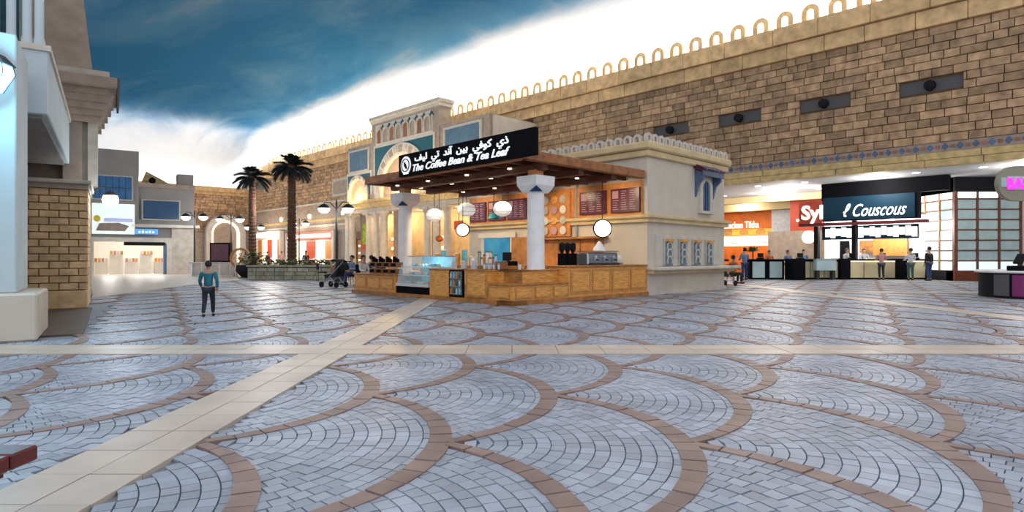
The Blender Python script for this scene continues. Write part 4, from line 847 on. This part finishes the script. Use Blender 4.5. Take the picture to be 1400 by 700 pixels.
sobj('cornice_top', B(-2.4, .0, 20.0, 22.3, 6.18, 6.36), 'stone_frame')
sobj('tower', MB().add([(-2.2, 20.5, 6.3), (-.38, 20.5, 6.3), (-.38, 22.3, 6.3), (-2.2, 22.3, 6.3), (-2.1, 20.6, 8.6), (-.62, 20.6, 8.6), (-.62, 22.2, 8.6), (-2.1, 22.2, 8.6)], [(0, 3, 2, 1), (4, 5, 6, 7), (0, 1, 5, 4), (1, 2, 6, 5), (2, 3, 7, 6), (3, 0, 4, 7)]), 'stone_grey')
# brick pier
bp = thing('brick_pier', 'sandy brick pier with pale cap under the grey balcony', 'pier', 'L', (-1.1, 18.8, 0))
obj('core', B(-1.74, -.5, 17.98, 20.45, 0, 3.0), 'pier_mortar', bp); obj('cap', B(-1.9, -.36, 17.78, 20.6, 3.0, 3.1, bev=.02), 'stone_frame', bp); obj('cap', B(-1.82, -.42, 17.85, 20.52, 2.88, 3.0), 'stone_grey', bp)
hh = (2.88-.45)/14
obj('footing', B(-1.78, -.44, 17.9, 20.5, 0, .43, bev=.02), 'pier_brick', bp)
for c in range(14):
    z0 = .45+c*hh; x = -1.76; first = True
    while x < -.47:
        w = .38 if not (first and c % 2) else .19; first = False; x1 = min(x+w, -.46)
        if x1-x > .05: obj('brick', B(x+.012, x1-.012, 17.92-random.uniform(0, .012), 18.0, z0+.012, z0+hh-.012), 'pier_brick', bp)
        x = x1
        if x >= -.461: break
    y = 17.93; first = True
    while y < 20.44:
        w = .38 if not (first and c % 2 == 0) else .19; first = False; y1 = min(y+w, 20.46)
        if y1-y > .05: obj('brick', B(-.52, -.45+random.uniform(0, .01), y+.012, y1-.012, z0+.012, z0+hh-.012), 'pier_brick', bp)
        y = y1
        if y >= 20.44: break
t = thing('metal_downpipe', 'thin grey pipe running down beside the brick pier', 'pipe', 'L', (-1.95, 17.7, 0)); obj('pipe_body', MB().tube([(-1.95, 17.7, 0), (-1.95, 17.7, 2.85)], .05, 8), 'steel', t); obj('pipe_clip', B(-2.02, -1.88, 17.64, 17.8, 1.4, 1.46), 'steel', t); obj('pipe_wall_stub', B(-4.2, -1.8, 18.2, 20.5, 0, 3.7), 'stone_grey', sb)
# ---------------------------------------------------------------- grey flat-roofed building further back on the left
gb = thing('flat_roofed_building', 'grey flat-roofed building with blue windows above a bright shop', 'building', 'L', (2, 48, 0))
def gobj(n, mb, mt, **k): return obj(n, mb, mt, gb, **k)
Y0 = 48
gobj('tall_block', B(-9, 1.66, Y0, Y0+8, 2.5, 8.4), 'plaster_grey'); gobj('low_block', B(1.66, 5.0, Y0+.1, Y0+8, 2.5, 6.2), 'plaster_grey'); gobj('low_parapet', B(1.66, 5.05, Y0, Y0+.3, 6.0, 6.3), 'stone_grey')
gobj('chimney', B(4.0, 5.0, Y0+.4, Y0+1.6, 6.2, 7.1), 'plaster_grey')
gobj('side_wall', B(3.6, 5.0, Y0-.1, Y0+8, 0, 3.3), 'stone_frame'); gobj('left_wall', B(-9, -1.1, Y0, Y0+8, 0, 2.6), 'plaster_grey')
gobj('ledge', B(1.2, 5.3, Y0-.5, Y0+.2, 3.25, 3.45), 'stone_pale')
gobj('hipped_roof', MB().add([(1.8, Y0+6, 6.4), (5, Y0+6, 6.4), (5, Y0+9, 6.4), (1.8, Y0+9, 6.4), (2.4, Y0+7.5, 8.0)], [(0, 3, 2, 1), (0, 1, 4), (1, 2, 4), (2, 3, 4), (3, 0, 4)]), 'gold_stone')
def gwin(x0, x1, z0, z1, mt, n, lbl):
    f = gobj('window', B(x0-.08, x1+.08, Y0-.06, Y0+.02, z0-.08, z1+.08), 'stone_frame', label=lbl); obj('pane', B(x0, x1, Y0-.08, Y0-.05, z0, z1), mt, f)
    for k in range(1, n): obj('mullion', B(x0+(x1-x0)*k/n-.02, x0+(x1-x0)*k/n+.02, Y0-.11, Y0-.07, z0, z1), 'window_blue', f)
    obj('transom', B(x0, x1, Y0-.11, Y0-.07, (z0+z1)/2-.02, (z0+z1)/2+.02), 'window_blue', f)
gwin(-.9, 1.25, 5.1, 6.6, 'window_bright_blue', 6, 'bright blue window on the taller block'); gwin(1.9, 4.05, 3.85, 5.1, 'window_blue', 7, 'dark blue window on the lower block')
t = thing('security_dome', 'small black dome on the roof edge of the grey building', 'camera', 'L', (2.45, Y0+.15, 6.3)); obj('dome', MB().ball(2.45, Y0+.15, 6.5, .22), 'black', t); obj('mount', B(2.4, 2.5, Y0+.1, Y0+.2, 6.3, 6.36), 'iron', t)
# shop on its ground floor
sh = thing('lit_shop', 'brightly lit open shop on the ground floor of the grey building', 'shop front', 'L', (1.2, Y0, 0))
obj('lintel', B(-1.1, 3.6, Y0-.1, Y0+.6, 2.25, 2.55), 'stone_pale', sh); obj('shutter_box', B(.8, 3.2, Y0-.02, Y0+.4, 2.02, 2.25), 'matt_black', sh); obj('back_wall', B(-1.1, 3.6, Y0+5, Y0+5.2, 0, 2.5), 'cream', sh)
obj('sales_floor', B(-1.1, 3.6, Y0, Y0+5, 0, .03), 'cream', sh)
for x in (-1.0, 3.45): obj('pier', B(x-.15, x+.15, Y0-.15, Y0+.3, 0, 2.3), 'stone_pale', sh)
obj('dark_jamb', B(3.1, 3.3, Y0, Y0+.4, 0, 2.2), 'cloth_blue', sh)
for k in range(5): s_ = obj('display_shelf', B(-.9+k*.88, -.1+k*.88, Y0+1.5, Y0+2.0, .0, .9+.5*(k % 2)), 'cream', sh); [obj('goods', B(-.85+k*.88+.2*j, -.7+k*.88+.2*j, Y0+1.45, Y0+1.7, .9+.5*(k % 2), 1.15+.5*(k % 2)), ('orange_wood', 'oak', 'cloth_pink', 'beige')[(j+k) % 4], s_) for j in range(4)]
for x in (0, 1.6, 2.9): point('shop_light', LW(x, Y0+1.6, 2.2), 190, (1, .95, .88), .3)
t = thing('billboard', 'white and green illuminated picture board with a yellow disc and grey shape', 'sign', 'L', (.2, Y0-.4, 2.7))
obj('board', B(-.95, 1.4, Y0-.5, Y0-.3, 2.75, 4.75), 'white_lit', t).data.materials[0] = mat('board_lit', (.8, .9, .85), .5, .15, 2, emit=(.85, 1, .92), es=.55)
obj('grey_shape', MB().prism([(-.75, 2.95), (.85, 2.95), (1.1, 3.3), (.5, 3.5), (-.55, 3.45)], Y0-.53, Y0-.5, 'y'), 'stone_grey', t); obj('lilac_band', B(-.3, 1.3, Y0-.53, Y0-.5, 3.55, 3.8), 'blue_panel', t).data.materials[0] = mat('lilac', (.5, .5, .75), .5, emit=(.6, .6, .9), es=.3)
obj('yellow_disc', MB().prism([(-.68+.2*math.cos(R(a_)), 3.75+.22*math.sin(R(a_))) for a_ in range(0, 360, 20)], Y0-.54, Y0-.5, 'y'), 'yellow_paint', t)
t = thing('blue_shop_sign', 'small bright blue sign right of the picture board', 'sign', 'L', (2, Y0-.3, 2.9)); obj('board', B(1.45, 2.75, Y0-.4, Y0-.2, 2.78, 3.12), 'blue_lit', t).data.materials[0] = mat('sign_blue', (.05, .25, .8), .4, emit=(.1, .4, 1), es=.7)
for k in range(5): obj('mark', B(1.62+.2*k, 1.74+.2*k, Y0-.43, Y0-.4, 2.86, 2.98+.03*(k % 2)), 'white_sign', t)
# ---------------------------------------------------------------- lamp posts
def lamp_post(px, Y, arms, h, lbl, base_h=0, gr='double lamp posts'):
    X = (px-700)/820*Y
    t = thing('lamp_post', lbl, 'street lamp', 'W', (X, Y, 0), gr)
    obj('post', MB().lathe([(.18, 0), (.18, .15), (.1, .3), (.06, .5), (.05, h+.1), (.02, h+.25)], X, Y, 0, 12), 'iron', t)
    for a in arms:
        ax = a/820*Y
        obj('arm', MB().tube([(X, Y, h-.25), (X+ax*.5, Y, h+.12), (X+ax, Y, h+.12), (X+ax, Y, h+.02)], .025, 6), 'iron', t)
        s_ = obj('lamp_shade', MB().lathe([(.05, .05), (.16, 0), (.30, -.14), (.33, -.18)], X+ax, Y, h, 16), 'iron', t); obj('globe', MB().lathe([(.29, -.17), (.26, -.30), (.14, -.40), (.001, -.42)], X+ax, Y, h, 16), 'lantern_lit', s_)
        point('lamp_glow', (X+ax, Y-.1, h-.6), 60, (.85, .93, 1), .2)
lamp_post(460, 30, (-17, 16), 3.85, 'black double lamp post left of the coffee kiosk, before the arched shop')
lamp_post(316, 42.5, (-15, 12), 4.1, 'black double lamp post left of the shorter palm')
lamp_post(266, 40, (-12, 12), 4.1, 'black double lamp post in front of the pinkish wall of the grey building')
lamp_post(409, 48, (-9, 9), 4.1, 'black double lamp post directly behind the taller palm trunk')
lamp_post(348, 52, (-9, 9), 4.0, 'black double lamp post behind the shorter palm trunk')
t = thing('bracket_lantern', 'bright white globe lantern on a bracket beside the brick pier', 'lamp', 'L', (.02, 20.3, 2.85))
obj('globe', MB().ball(.02, 20.3, 2.85, .2), 'lantern_lit', t); obj('bracket', MB().tube([(-.42, 20.3, 3.06), (-.2, 20.3, 3.2), (.02, 20.3, 3.16), (.02, 20.3, 3.04)], .02, 6), 'iron', t); obj('cap', MB().lathe([(.22, .12), (.1, .22), (.001, .26)], .02, 20.3, 2.85, 12), 'iron', t)
point('lantern_glow', LW(.3, 20.0, 2.8), 90, (.8, .92, 1), .2)
for X, Y in ((-19.5, 46), (-24, 60), (-16, 40)): point('hall_glow', (X, Y, 4.5), 500, (1, .95, .9), .6)
# ---------------------------------------------------------------- palms
fr = MB(); n = 9
for side in (-1, 1):
    for k in range(16):
        s0 = .25+.95*k/16*1.35; zz = lambda s: .55*s-.38*s*s
        p0 = Vector((s0, 0, zz(s0))); l = .42*(1-.35*abs(k/16-.4)); tip = p0+Vector((l*.5, side*l*.8, -.10-.12*k/16))
        w_ = Vector((.05, -side*.01, .0)); fr.add([p0-w_, p0+w_, tip], [(0, 1, 2)]); fr.add([p0-w_+Vector((0, 0, .02)), p0+w_+Vector((0, 0, .02)), tip+Vector((.1, 0, .12))], [(0, 1, 2)])
fr.tube([(s/5*1.65, 0, .55*(s/5*1.65)-.38*(s/5*1.65)**2) for s in range(6)], [.035, .03, .025, .02, .015, .01], 5)
def palm(px, Y, hc, lbl, sc=1.0):
    X = (px-700)/820*Y; t = thing('palm_tree', lbl, 'palm', 'W', (X, Y, 0), 'palms in the planters'); rr = random.Random(px)
    prof = []
    for k in range(28): r_ = (.25-.05*k/28)*sc; z = hc*k/28; prof += [(r_, z), (r_*1.16, z+hc/28*.75)]
    obj('trunk', MB().lathe([(.3*sc, 0)]+prof[1:]+[(.2*sc, hc), (.05, hc+.2)], X, Y, 0, 12), 'palm_trunk', t)
    obj('crown_base', MB().ball(X, Y, hc+.05, .34*sc, .8), 'palm_trunk', t); me = None
    for k in range(46):
        if me is None: o = obj('frond', fr, 'palm_leaf', t, frame='W'); me = o.data; me.transform(Matrix.Translation(Vector(OFF[t.name])))
        else: o = bpy.data.objects.new('frond', me); C.objects.link(o); o.parent = t
        ring_ = k % 4; o.location = (0, 0, hc+.1)
        o.rotation_euler = (rr.uniform(-.3, .3), (.62, .22, -.25, -.75)[ring_]+rr.uniform(-.12, .12), k*2.399); s_ = sc*rr.uniform(.72, .86)*(.8 if ring_ == 3 else 1); o.scale = (s_,)*3
palm(399, 36, 6.5, 'taller dark palm with thick trunk, nearer the arched shop')
palm(345, 40, 6.4, 'smaller dark palm left of the taller one', .98)
# planter of stone blocks
pl = thing('stone_planter', 'long low stone planter in front of the taller palm', 'planter', 'W', (-11.8, 33.4, 0))
obj('core', B(-14.3, -9.9, 32.6, 37, 0, .66), 'mortar', pl); obj('soil', B(-14.1, -10.1, 32.8, 36.8, .66, .7), 'dark_floor', pl); obj('coping', B(-14.4, -9.8, 32.45, 32.85, .68, .80, bev=.02), 'planter', pl)
for c in range(3):
    x = -14.35
    while x < -9.9: w = random.uniform(.4, .7); x1 = min(x+w, -9.85); obj('stone', B(x+.015, x1-.015, 32.52, 32.62, .22*c+.015, .22*c+.21), 'planter', pl); x = x1
lf = MB(); rr = random.Random(2)
for k in range(700):
    x, y = rr.uniform(-14, -10.2), rr.uniform(32.9, 36.5); z = .68+rr.uniform(0, .35); a_ = rr.uniform(0, 6.28); l = .14
    lf.add([(x, y, z), (x+l*math.cos(a_), y+l*math.sin(a_), z+.1), (x+l*math.cos(a_+.6), y+l*math.sin(a_+.6), z+.02)], [(0, 1, 2)])
obj('low_plants', lf, 'leaf', pl, kind='stuff')
t = thing('round_planter', 'dark round planter with shrub beneath the shorter palm', 'planter', 'W', (-15.6, 36.3, 0)); obj('bowl', MB().lathe([(.6, 0), (.95, .4), (.9, .75), (.7, .75), (.6, .6)], -15.7, 36.3, 0, 16), 'matt_black', t)
lf = MB()
for k in range(300):
    a_, r_, z = rr.uniform(0, 6.28), rr.uniform(0, .8), .7+rr.uniform(0, .8); x, y = -15.7+r_*math.cos(a_), 36.3+r_*math.sin(a_); b2 = rr.uniform(0, 6.28)
    lf.add([(x, y, z), (x+.16*math.cos(b2), y+.16*math.sin(b2), z+.1), (x+.16*math.cos(b2+.6), y+.16*math.sin(b2+.6), z+.02)], [(0, 1, 2)])
obj('shrub', lf, 'leaf', t, kind='stuff'); obj('stem', MB().tube([(-15.7, 36.3, .5), (-15.7, 36.3, 1.2)], .06, 6), 'palm_trunk', t)
# ---------------------------------------------------------------- market stall, screen and wooden wheel
t = thing('market_stall', 'low cream market stall counter behind the walking child', 'stall', 'W', (-18.6, 38.2, 0))
obj('front', B(-20.3, -17.2, 37.9, 38.1, 0, .82), 'cream', t); obj('top', B(-20.4, -17.1, 37.8, 38.9, .82, .9, bev=.02), 'stone_pale', t)
for k in range(5): obj('panel', B(-20.2+k*.6, -19.7+k*.6, 37.86, 37.92, .1, .75), 'stone_frame', t)
for x in (-20.3, -17.3): obj('corner_post', B(x, x+.15, 37.8, 37.95, 0, .9), 'white_column', t)
t = thing('display_screen', 'dark maroon display cabinet standing on the market stall', 'screen', 'W', (-18.6, 38.5, .9)); obj('cabinet', B(-19.3, -18.0, 38.3, 38.6, .9, 2.15), 'matt_black', t); obj('screen_face', B(-19.2, -18.1, 38.27, 38.3, 1.0, 2.05), 'maroon', t)
t = thing('wheel_display', 'brown spoked wooden wheel leaning beside the dark display cabinet', 'wheel', 'W', (-17.0, 38.0, 0))
wx, wy, wz = -17.0, 37.5, .75; 
q = MB(); q.ring(wx, 1.15, .52, .66, wy, wy+.12, 'y', a1=2*math.pi, n=24); obj('rim', q, 'oak_dark', t); q = MB(); q.lathe([(.001, 0), (.12, 0), (.12, .2), (.001, .2)], 0, 0, 0, 12); q.v = [(wx+x, wy-.04+z, 1.15+y) for x, y, z in q.v]; obj('hub', q, 'oak_dark', t)
for k in range(10): a_ = 2*math.pi*k/10; obj('spoke', MB().tube([(wx+.1*math.cos(a_), wy+.06, 1.15+.1*math.sin(a_)), (wx+.54*math.cos(a_), wy+.06, 1.15+.54*math.sin(a_))], .025, 5), 'oak_dark', t)
for s_ in (-1, 1): obj('stand_leg', MB().tube([(wx, wy+.2, 1.15), (wx+.5*s_, wy+.2, 0)], .04, 6), 'oak_dark', t)
obj('axle', MB().tube([(wx, wy-.04, 1.15), (wx, wy+.25, 1.15)], .03, 6), 'iron', t)
for k, (px, lb) in enumerate(((322, 'right of the two brass posts'), (276, 'brass post at the left of the market stall'), (300, 'brass post at the middle of the stall'))):
    X = (px-700)/820*36.5; q = thing('barrier_post', 'small cream barrier post, '+lb, 'post', 'W', (X, 36.5, 0), 'barrier posts'); obj('post_body', MB().lathe([(.13, 0), (.13, .04), (.04, .08), (.04, .8), (.07, .86), (.001, .92)], X, 36.5, 0, 10), 'cream', q)

# ---------------------------------------------------------------- people
def skin(name, parent, verts, edges, mt, root=0, sub=1):
    me = bpy.data.meshes.new(name); me.from_pydata([v[0] for v in verts], edges, []); o = bpy.data.objects.new(name, me); C.objects.link(o)
    sm = o.modifiers.new('skin', 'SKIN'); sm.use_smooth_shade = True; sm.branch_smoothing = .6
    for i, v in enumerate(verts):
        r_ = v[1]; me.skin_vertices[0].data[i].radius = (r_, r_) if not isinstance(r_, tuple) else r_
    me.skin_vertices[0].data[root].use_root = True
    s_ = o.modifiers.new('sub', 'SUBSURF'); s_.levels = sub; s_.render_levels = sub
    bpy.context.view_layer.update(); dg = bpy.context.evaluated_depsgraph_get(); m2 = bpy.data.meshes.new_from_object(o.evaluated_get(dg)); bpy.data.objects.remove(o)
    m2.materials.clear(); m2.materials.append(M[mt]); m2.shade_smooth(); o = bpy.data.objects.new(name, m2); C.objects.link(o); o.parent = parent; return o
def person(lbl, X, Y, face, H, shirt, legs, pose='stand', hair='hair', z=0, group=None, long_sleeve=True, seat=.45):
    """face: heading in degrees, 0 = towards the camera (-Y)"""
    t = thing('person', lbl, 'person', 'W', (X, Y, z), group); t.rotation_euler = (0, 0, R(face)); t.scale = (H/1.75,)*3; OFF[t.name] = (0, 0, 0)
    ph = 0.0 if pose in ('stand', 'reach') else 1.0
    st = .30 if pose == 'walk' else .0
    if pose == 'sit':
        hip = .52; P = (0, .0, hip); K = [(-.11, -.44, .50), (.11, -.44, .50)]; A = [(-.11, -.42, .09), (.11, -.42, .09)]; dz = hip-.93
    else:
        dz = -.02*(pose == 'walk'); P = (0, 0, .93+dz); K = [(-.10, -.03-st*.55, .49), (.10, -.03+st*.25, .49)]; A = [(-.10, .03-st, .09), (.10, .03+st*1.05, .13 if st else .09)]
    sp_ = [(0, .01, 1.10+dz), (0, .0, 1.27+dz), (0, .0, 1.40+dz)]; neck = (0, -.005, 1.49+dz); hd = [(0, -.02, 1.56+dz), (0, -.025, 1.64+dz), (0, -.015, 1.71+dz)]
    sh_ = [(-.18, .0, 1.40+dz), (.18, .0, 1.40+dz)]
    if pose == 'reach': E_ = [(-.24, -.06, 1.13+dz), (.24, -.06, 1.13+dz)]; Wr = [(-.18, -.30, 1.10+dz), (.18, -.30, 1.10+dz)]
    elif pose == 'walk': E_ = [(-.25, .10, 1.13+dz), (.25, -.05, 1.13+dz)]; Wr = [(-.25, .02, .90+dz), (.23, -.25, .96+dz)]
    elif pose == 'sit': E_ = [(-.24, -.05, 1.13+dz), (.24, -.05, 1.13+dz)]; Wr = [(-.16, -.28, 1.08+dz), (.16, -.28, 1.08+dz)]
    else: E_ = [(-.24, .02, 1.12+dz), (.24, .02, 1.12+dz)]; Wr = [(-.25, -.05, .88+dz), (.25, -.05, .88+dz)]
    v = [(P, .125)]+[(sp_[0], .115), (sp_[1], (.135, .11)), (sp_[2], (.10, .085)), (neck, .055), (hd[0], (.066, .075)), (hd[1], (.078, .09)), (hd[2], (.055, .065))]
    e = [(0, 1), (1, 2), (2, 3), (3, 4), (4, 5), (5, 6), (6, 7)]
    for s_ in (0, 1):
        sg_ = -1 if s_ == 0 else 1; b0 = len(v)
        v += [(sh_[s_], .062), (E_[s_], .042), (Wr[s_], .028)]; e += [(3, b0), (b0, b0+1), (b0+1, b0+2)]
        d = (Vector(Wr[s_])-Vector(E_[s_])).normalized(); pc = Vector(Wr[s_])+d*.07; b1 = len(v); v.append((tuple(pc), (.036, .022))); e.append((b0+2, b1))
        lat = Vector((0, 1, 0)) if abs(d.y) < .7 else Vector((1, 0, 0))
        for f in range(4):
            l = (.070, .080, .075, .058)[f]; q = pc+lat*(f-1.5)*.019+d*.03; b2 = len(v); v += [(tuple(q), .010), (tuple(q+d*l*.5+Vector((-sg_*.006, 0, 0))), .009), (tuple(q+d*l*.9+Vector((-sg_*.018, 0, 0))), .007)]; e += [(b1, b2), (b2, b2+1), (b2+1, b2+2)]
        q = pc-d*.02+lat*-.035; b2 = len(v); v += [(tuple(q), .011), (tuple(q+d*.035-lat*.022), .009)]; e += [(b1, b2), (b2, b2+1)]
        hp = (sg_*.09, P[1]+(-.0 if pose != 'sit' else -.03), P[2]-.05); b3 = len(v); v += [(hp, .085), (K[s_], .055), (A[s_], .036), ((A[s_][0], A[s_][1]-.13, .035), .033)]; e += [(0, b3), (b3, b3+1), (b3+1, b3+2), (b3+2, b3+3)]
    body = skin('body', t, v, e, 'skin')
    sv = [(P, .142), (sp_[0], .135), (sp_[1], (.158, .128)), (sp_[2], (.115, .10))]; se = [(0, 1), (1, 2), (2, 3)]
    for s_ in (0, 1):
        b0 = len(sv); w = Wr[s_] if long_sleeve else tuple(Vector(E_[s_])*.9+Vector(sh_[s_])*.1); sv += [(sh_[s_], .078), (E_[s_], .056)]; se += [(3, b0), (b0, b0+1)]
        if long_sleeve: sv.append((tuple(Vector(Wr[s_])*.9+Vector(E_[s_])*.1), .040)); se.append((b0+1, b0+2))
    skin('shirt', t, sv, se, shirt)
    tv = [((P[0], P[1], P[2]+.02), .138)]; te = []
    for s_ in (0, 1):
        sg_ = -1 if s_ == 0 else 1; b0 = len(tv); tv += [((sg_*.092, P[1]-(.03 if pose == 'sit' else 0), P[2]-.06), .10), (K[s_], .074), ((A[s_][0], A[s_][1], A[s_][2]+.02), .056)]; te += [(0, b0), (b0, b0+1), (b0+1, b0+2)]
    skin('trousers', t, tv, te, legs)
    for s_ in (0, 1):
        ax, ay, az = A[s_]; q = MB(); q.ball(ax, ay-.07, az-.045, .055, .8, 10, sx=.9, sy=2.5); q.v = [(x, y, max(z_, az-.09)) for x, y, z_ in q.v]; o = obj('shoe', q, 'cloth_black', t, smooth=True)
    hz = 1.64+dz; q = MB(); q.ball(0, .018, hz+.028, .108, 1.05, 14, sx=.92, sy=1.02); q.v = [(x, y+(.055 if (z_ < hz+.03 and y < 0) else 0), z_ if z_ > hz-.06 else hz-.06) for x, y, z_ in q.v]
    obj('hair', q, hair, t, smooth=True)
    hf = obj('nose', MB().prism([(-.115, hz+.012), (-.135, hz-.03), (-.10, hz-.035)], -.012, .012, 'x'), 'skin', t)
    for s_ in (-1, 1): obj('eye', MB().ball(s_*.032, -.10, hz+.015, .012, 1, 8), 'cloth_black', t); obj('ear', MB().ball(s_*.085, .0, hz, .022, 1.4, 8, sx=.5), 'skin', t)
    obj('mouth', B(-.022, .022, -.106, -.09, hz-.066, hz-.058), 'cloth_pink', t)
    return t
P_ = lambda px, Y: ((px-700)/820*Y, Y)
person('small child in a teal top and dark trousers walking across the floor', *P_(285, 12.4), 200, 1.17, 'cloth_teal', 'cloth_dark', 'walk')
person('person in light blue shirt and dark blue jeans at the pale panelled counter', *P_(1018, 32.3), 190, 1.72, 'cloth_blue', 'jeans', 'reach')
person('person in black jacket and blue jeans standing before the pavilion', *P_(1270, 31.2), 200, 1.76, 'cloth_black', 'jeans', 'stand')
person('person in grey-white top and dark green trousers left of the black jacket', *P_(1245, 31.8), 175, 1.70, 'cloth_white', 'cloth_green', 'reach')
person('person in pink top and dark jeans at the lit counter', *P_(1205, 32.2), 170, 1.68, 'cloth_pink', 'cloth_dark', 'reach')
person('person in grey shirt behind the counter, left of a colleague', *P_(1158, 34.6), 10, 1.72, 'cloth_grey', 'cloth_dark', 'reach')
person('person in pale grey shirt behind the counter near the picture board', *P_(1181, 34.8), -10, 1.70, 'cloth_grey', 'cloth_black', 'reach')
person('person with dark hair and blue shirt behind the black end block', *P_(1077, 34.6), 0, 1.62, 'cloth_blue', 'cloth_dark', 'reach')
person('person in blue shirt serving beside the round glowing sign', *P_(1099, 34.8), 15, 1.66, 'cloth_blue', 'cloth_dark', 'reach')
person('person in an orange top behind the pale panelled counter', *P_(1052, 34.7), 0, 1.6, 'cloth_orange', 'cloth_dark', 'reach')
def chair(X, Y, rot, lbl, mt='matt_black', group='cafe chairs'):
    t = thing('cafe_chair', lbl, 'chair', 'W', (X, Y, 0), group); t.rotation_euler = (0, 0, R(rot)); OFF[t.name] = (0, 0, 0)
    obj('seat', B(-.22, .22, -.22, .22, .42, .46, bev=.01), mt, t); obj('backrest', B(-.21, .21, .2, .235, .58, .9, bev=.01), mt, t)
    for sx in (-1, 1):
        for sy in (-1, 1): obj('leg', MB().tube([(sx*.19, sy*.19, .42), (sx*.21, sy*.22, 0)], .016, 6), 'iron', t)
        obj('back_post', MB().tube([(sx*.19, .2, .44), (sx*.19, .22, .9)], .014, 6), 'iron', t)
    return t
def seated(lbl, px, Y, rot, shirt, legs, H=1.7, clbl=''):
    X = (px-700)/820*Y; chair(X, Y, rot, clbl); person(lbl, X, Y, rot, H, shirt, legs, 'sit')
seated('person in an orange top sitting beyond the kiosk wall', 1003, 27.5, 120, 'cloth_orange', 'cloth_dark', clbl='black chair under the person in orange beyond the kiosk')
seated('person in pale shirt sitting just left of the coffee counter', 497, 24.5, 60, 'cloth_white', 'cloth_dark', clbl='black chair under the person in the pale shirt')
seated('person in blue top sitting behind the black pushchair', 481, 27.0, -40, 'cloth_blue', 'jeans', clbl='black chair under the person in blue')
seated('person in grey sitting far left of the kiosk columns', 508, 28, 150, 'cloth_grey', 'cloth_dark', clbl='black chair under the person in grey')
def pushchair(px, Y, rot, lbl):
    X = (px-700)/820*Y; t = thing('pushchair', lbl, 'pushchair', 'W', (X, Y, 0), 'pushchairs'); t.rotation_euler = (0, 0, R(rot)); OFF[t.name] = (0, 0, 0)
    obj('seat', MB().prism([(-.35, .45), (.25, .38), (.32, .5), (-.2, .58), (-.45, 1.0), (-.52, .98)], -.22, .22, 'y'), 'cloth_black', t)
    q = MB().ring(-.25, .75, .36, .40, -.23, .23, 'y', a0=R(60), a1=R(185), n=10); obj('hood', q, 'cloth_black', t)
    for s_ in (-1, 1):
        f = obj('frame', MB().tube([(-.75, s_*.22, 1.05), (-.45, s_*.22, .8), (.4, s_*.22, .12)], .018, 6), 'steel', t); obj('frame_bar', MB().tube([(.0, s_*.22, .45), (-.4, s_*.22, .12)], .015, 6), 'steel', t)
        for x in (-.42, .42): q = MB(); q.lathe([(.05, -.02), (.12, -.025), (.12, .025), (.05, .02)], 0, 0, 0, 14); q.v = [(x+a_, s_*.25+c_, .12+b_) for a_, b_, c_ in q.v]; obj('wheel', q, 'matt_black', t)
    obj('handle', MB().tube([(-.75, -.22, 1.05), (-.8, 0, 1.06), (-.75, .22, 1.05)], .02, 6), 'black', t)
pushchair(456, 24.5, 150, 'black pushchair standing left of the coffee counter')
pushchair(991, 25.5, 40, 'black pushchair beside the back corner of the kiosk')
def table(px, Y, lbl):
    X = (px-700)/820*Y; t = thing('cafe_table', lbl, 'table', 'W', (X, Y, 0), 'cafe tables'); obj('tabletop', MB().lathe([(.34, .70), (.36, .72), (.34, .74)], X, Y, 0, 16), 'oak_dark', t); obj('pedestal', MB().lathe([(.22, 0), (.2, .03), (.03, .06), (.03, .70)], X, Y, 0, 10), 'iron', t)
table(489, 26, 'small round table among the sitters left of the counter'); table(468, 29, 'small round table behind the black pushchair'); table(512, 26, 'small round table close to the brown baskets')
for px, Y, rot, lb in ((470, 31, 30, 'empty black chair near the lamp post'), (520, 27, 200, 'empty black chair behind the brown baskets'), (440, 31, 120, 'empty black chair before the arched shop')): chair((px-700)/820*Y, Y, rot, lb)
for k, (px, Y, sh_, lb) in enumerate(((418, 44, 'cloth_black', 'person in black walking beyond the stone planter'), (385, 50, 'cloth_pink', 'person in a pink top before the red displays'), (336, 50, 'cloth_grey', 'person in grey beyond the wooden wheel'), (366, 52, 'cloth_dark', 'person in dark clothes beyond the round planter'))):
    person(lb, *P_(px, Y), 30*k, 1.7, sh_, 'cloth_dark', 'walk')
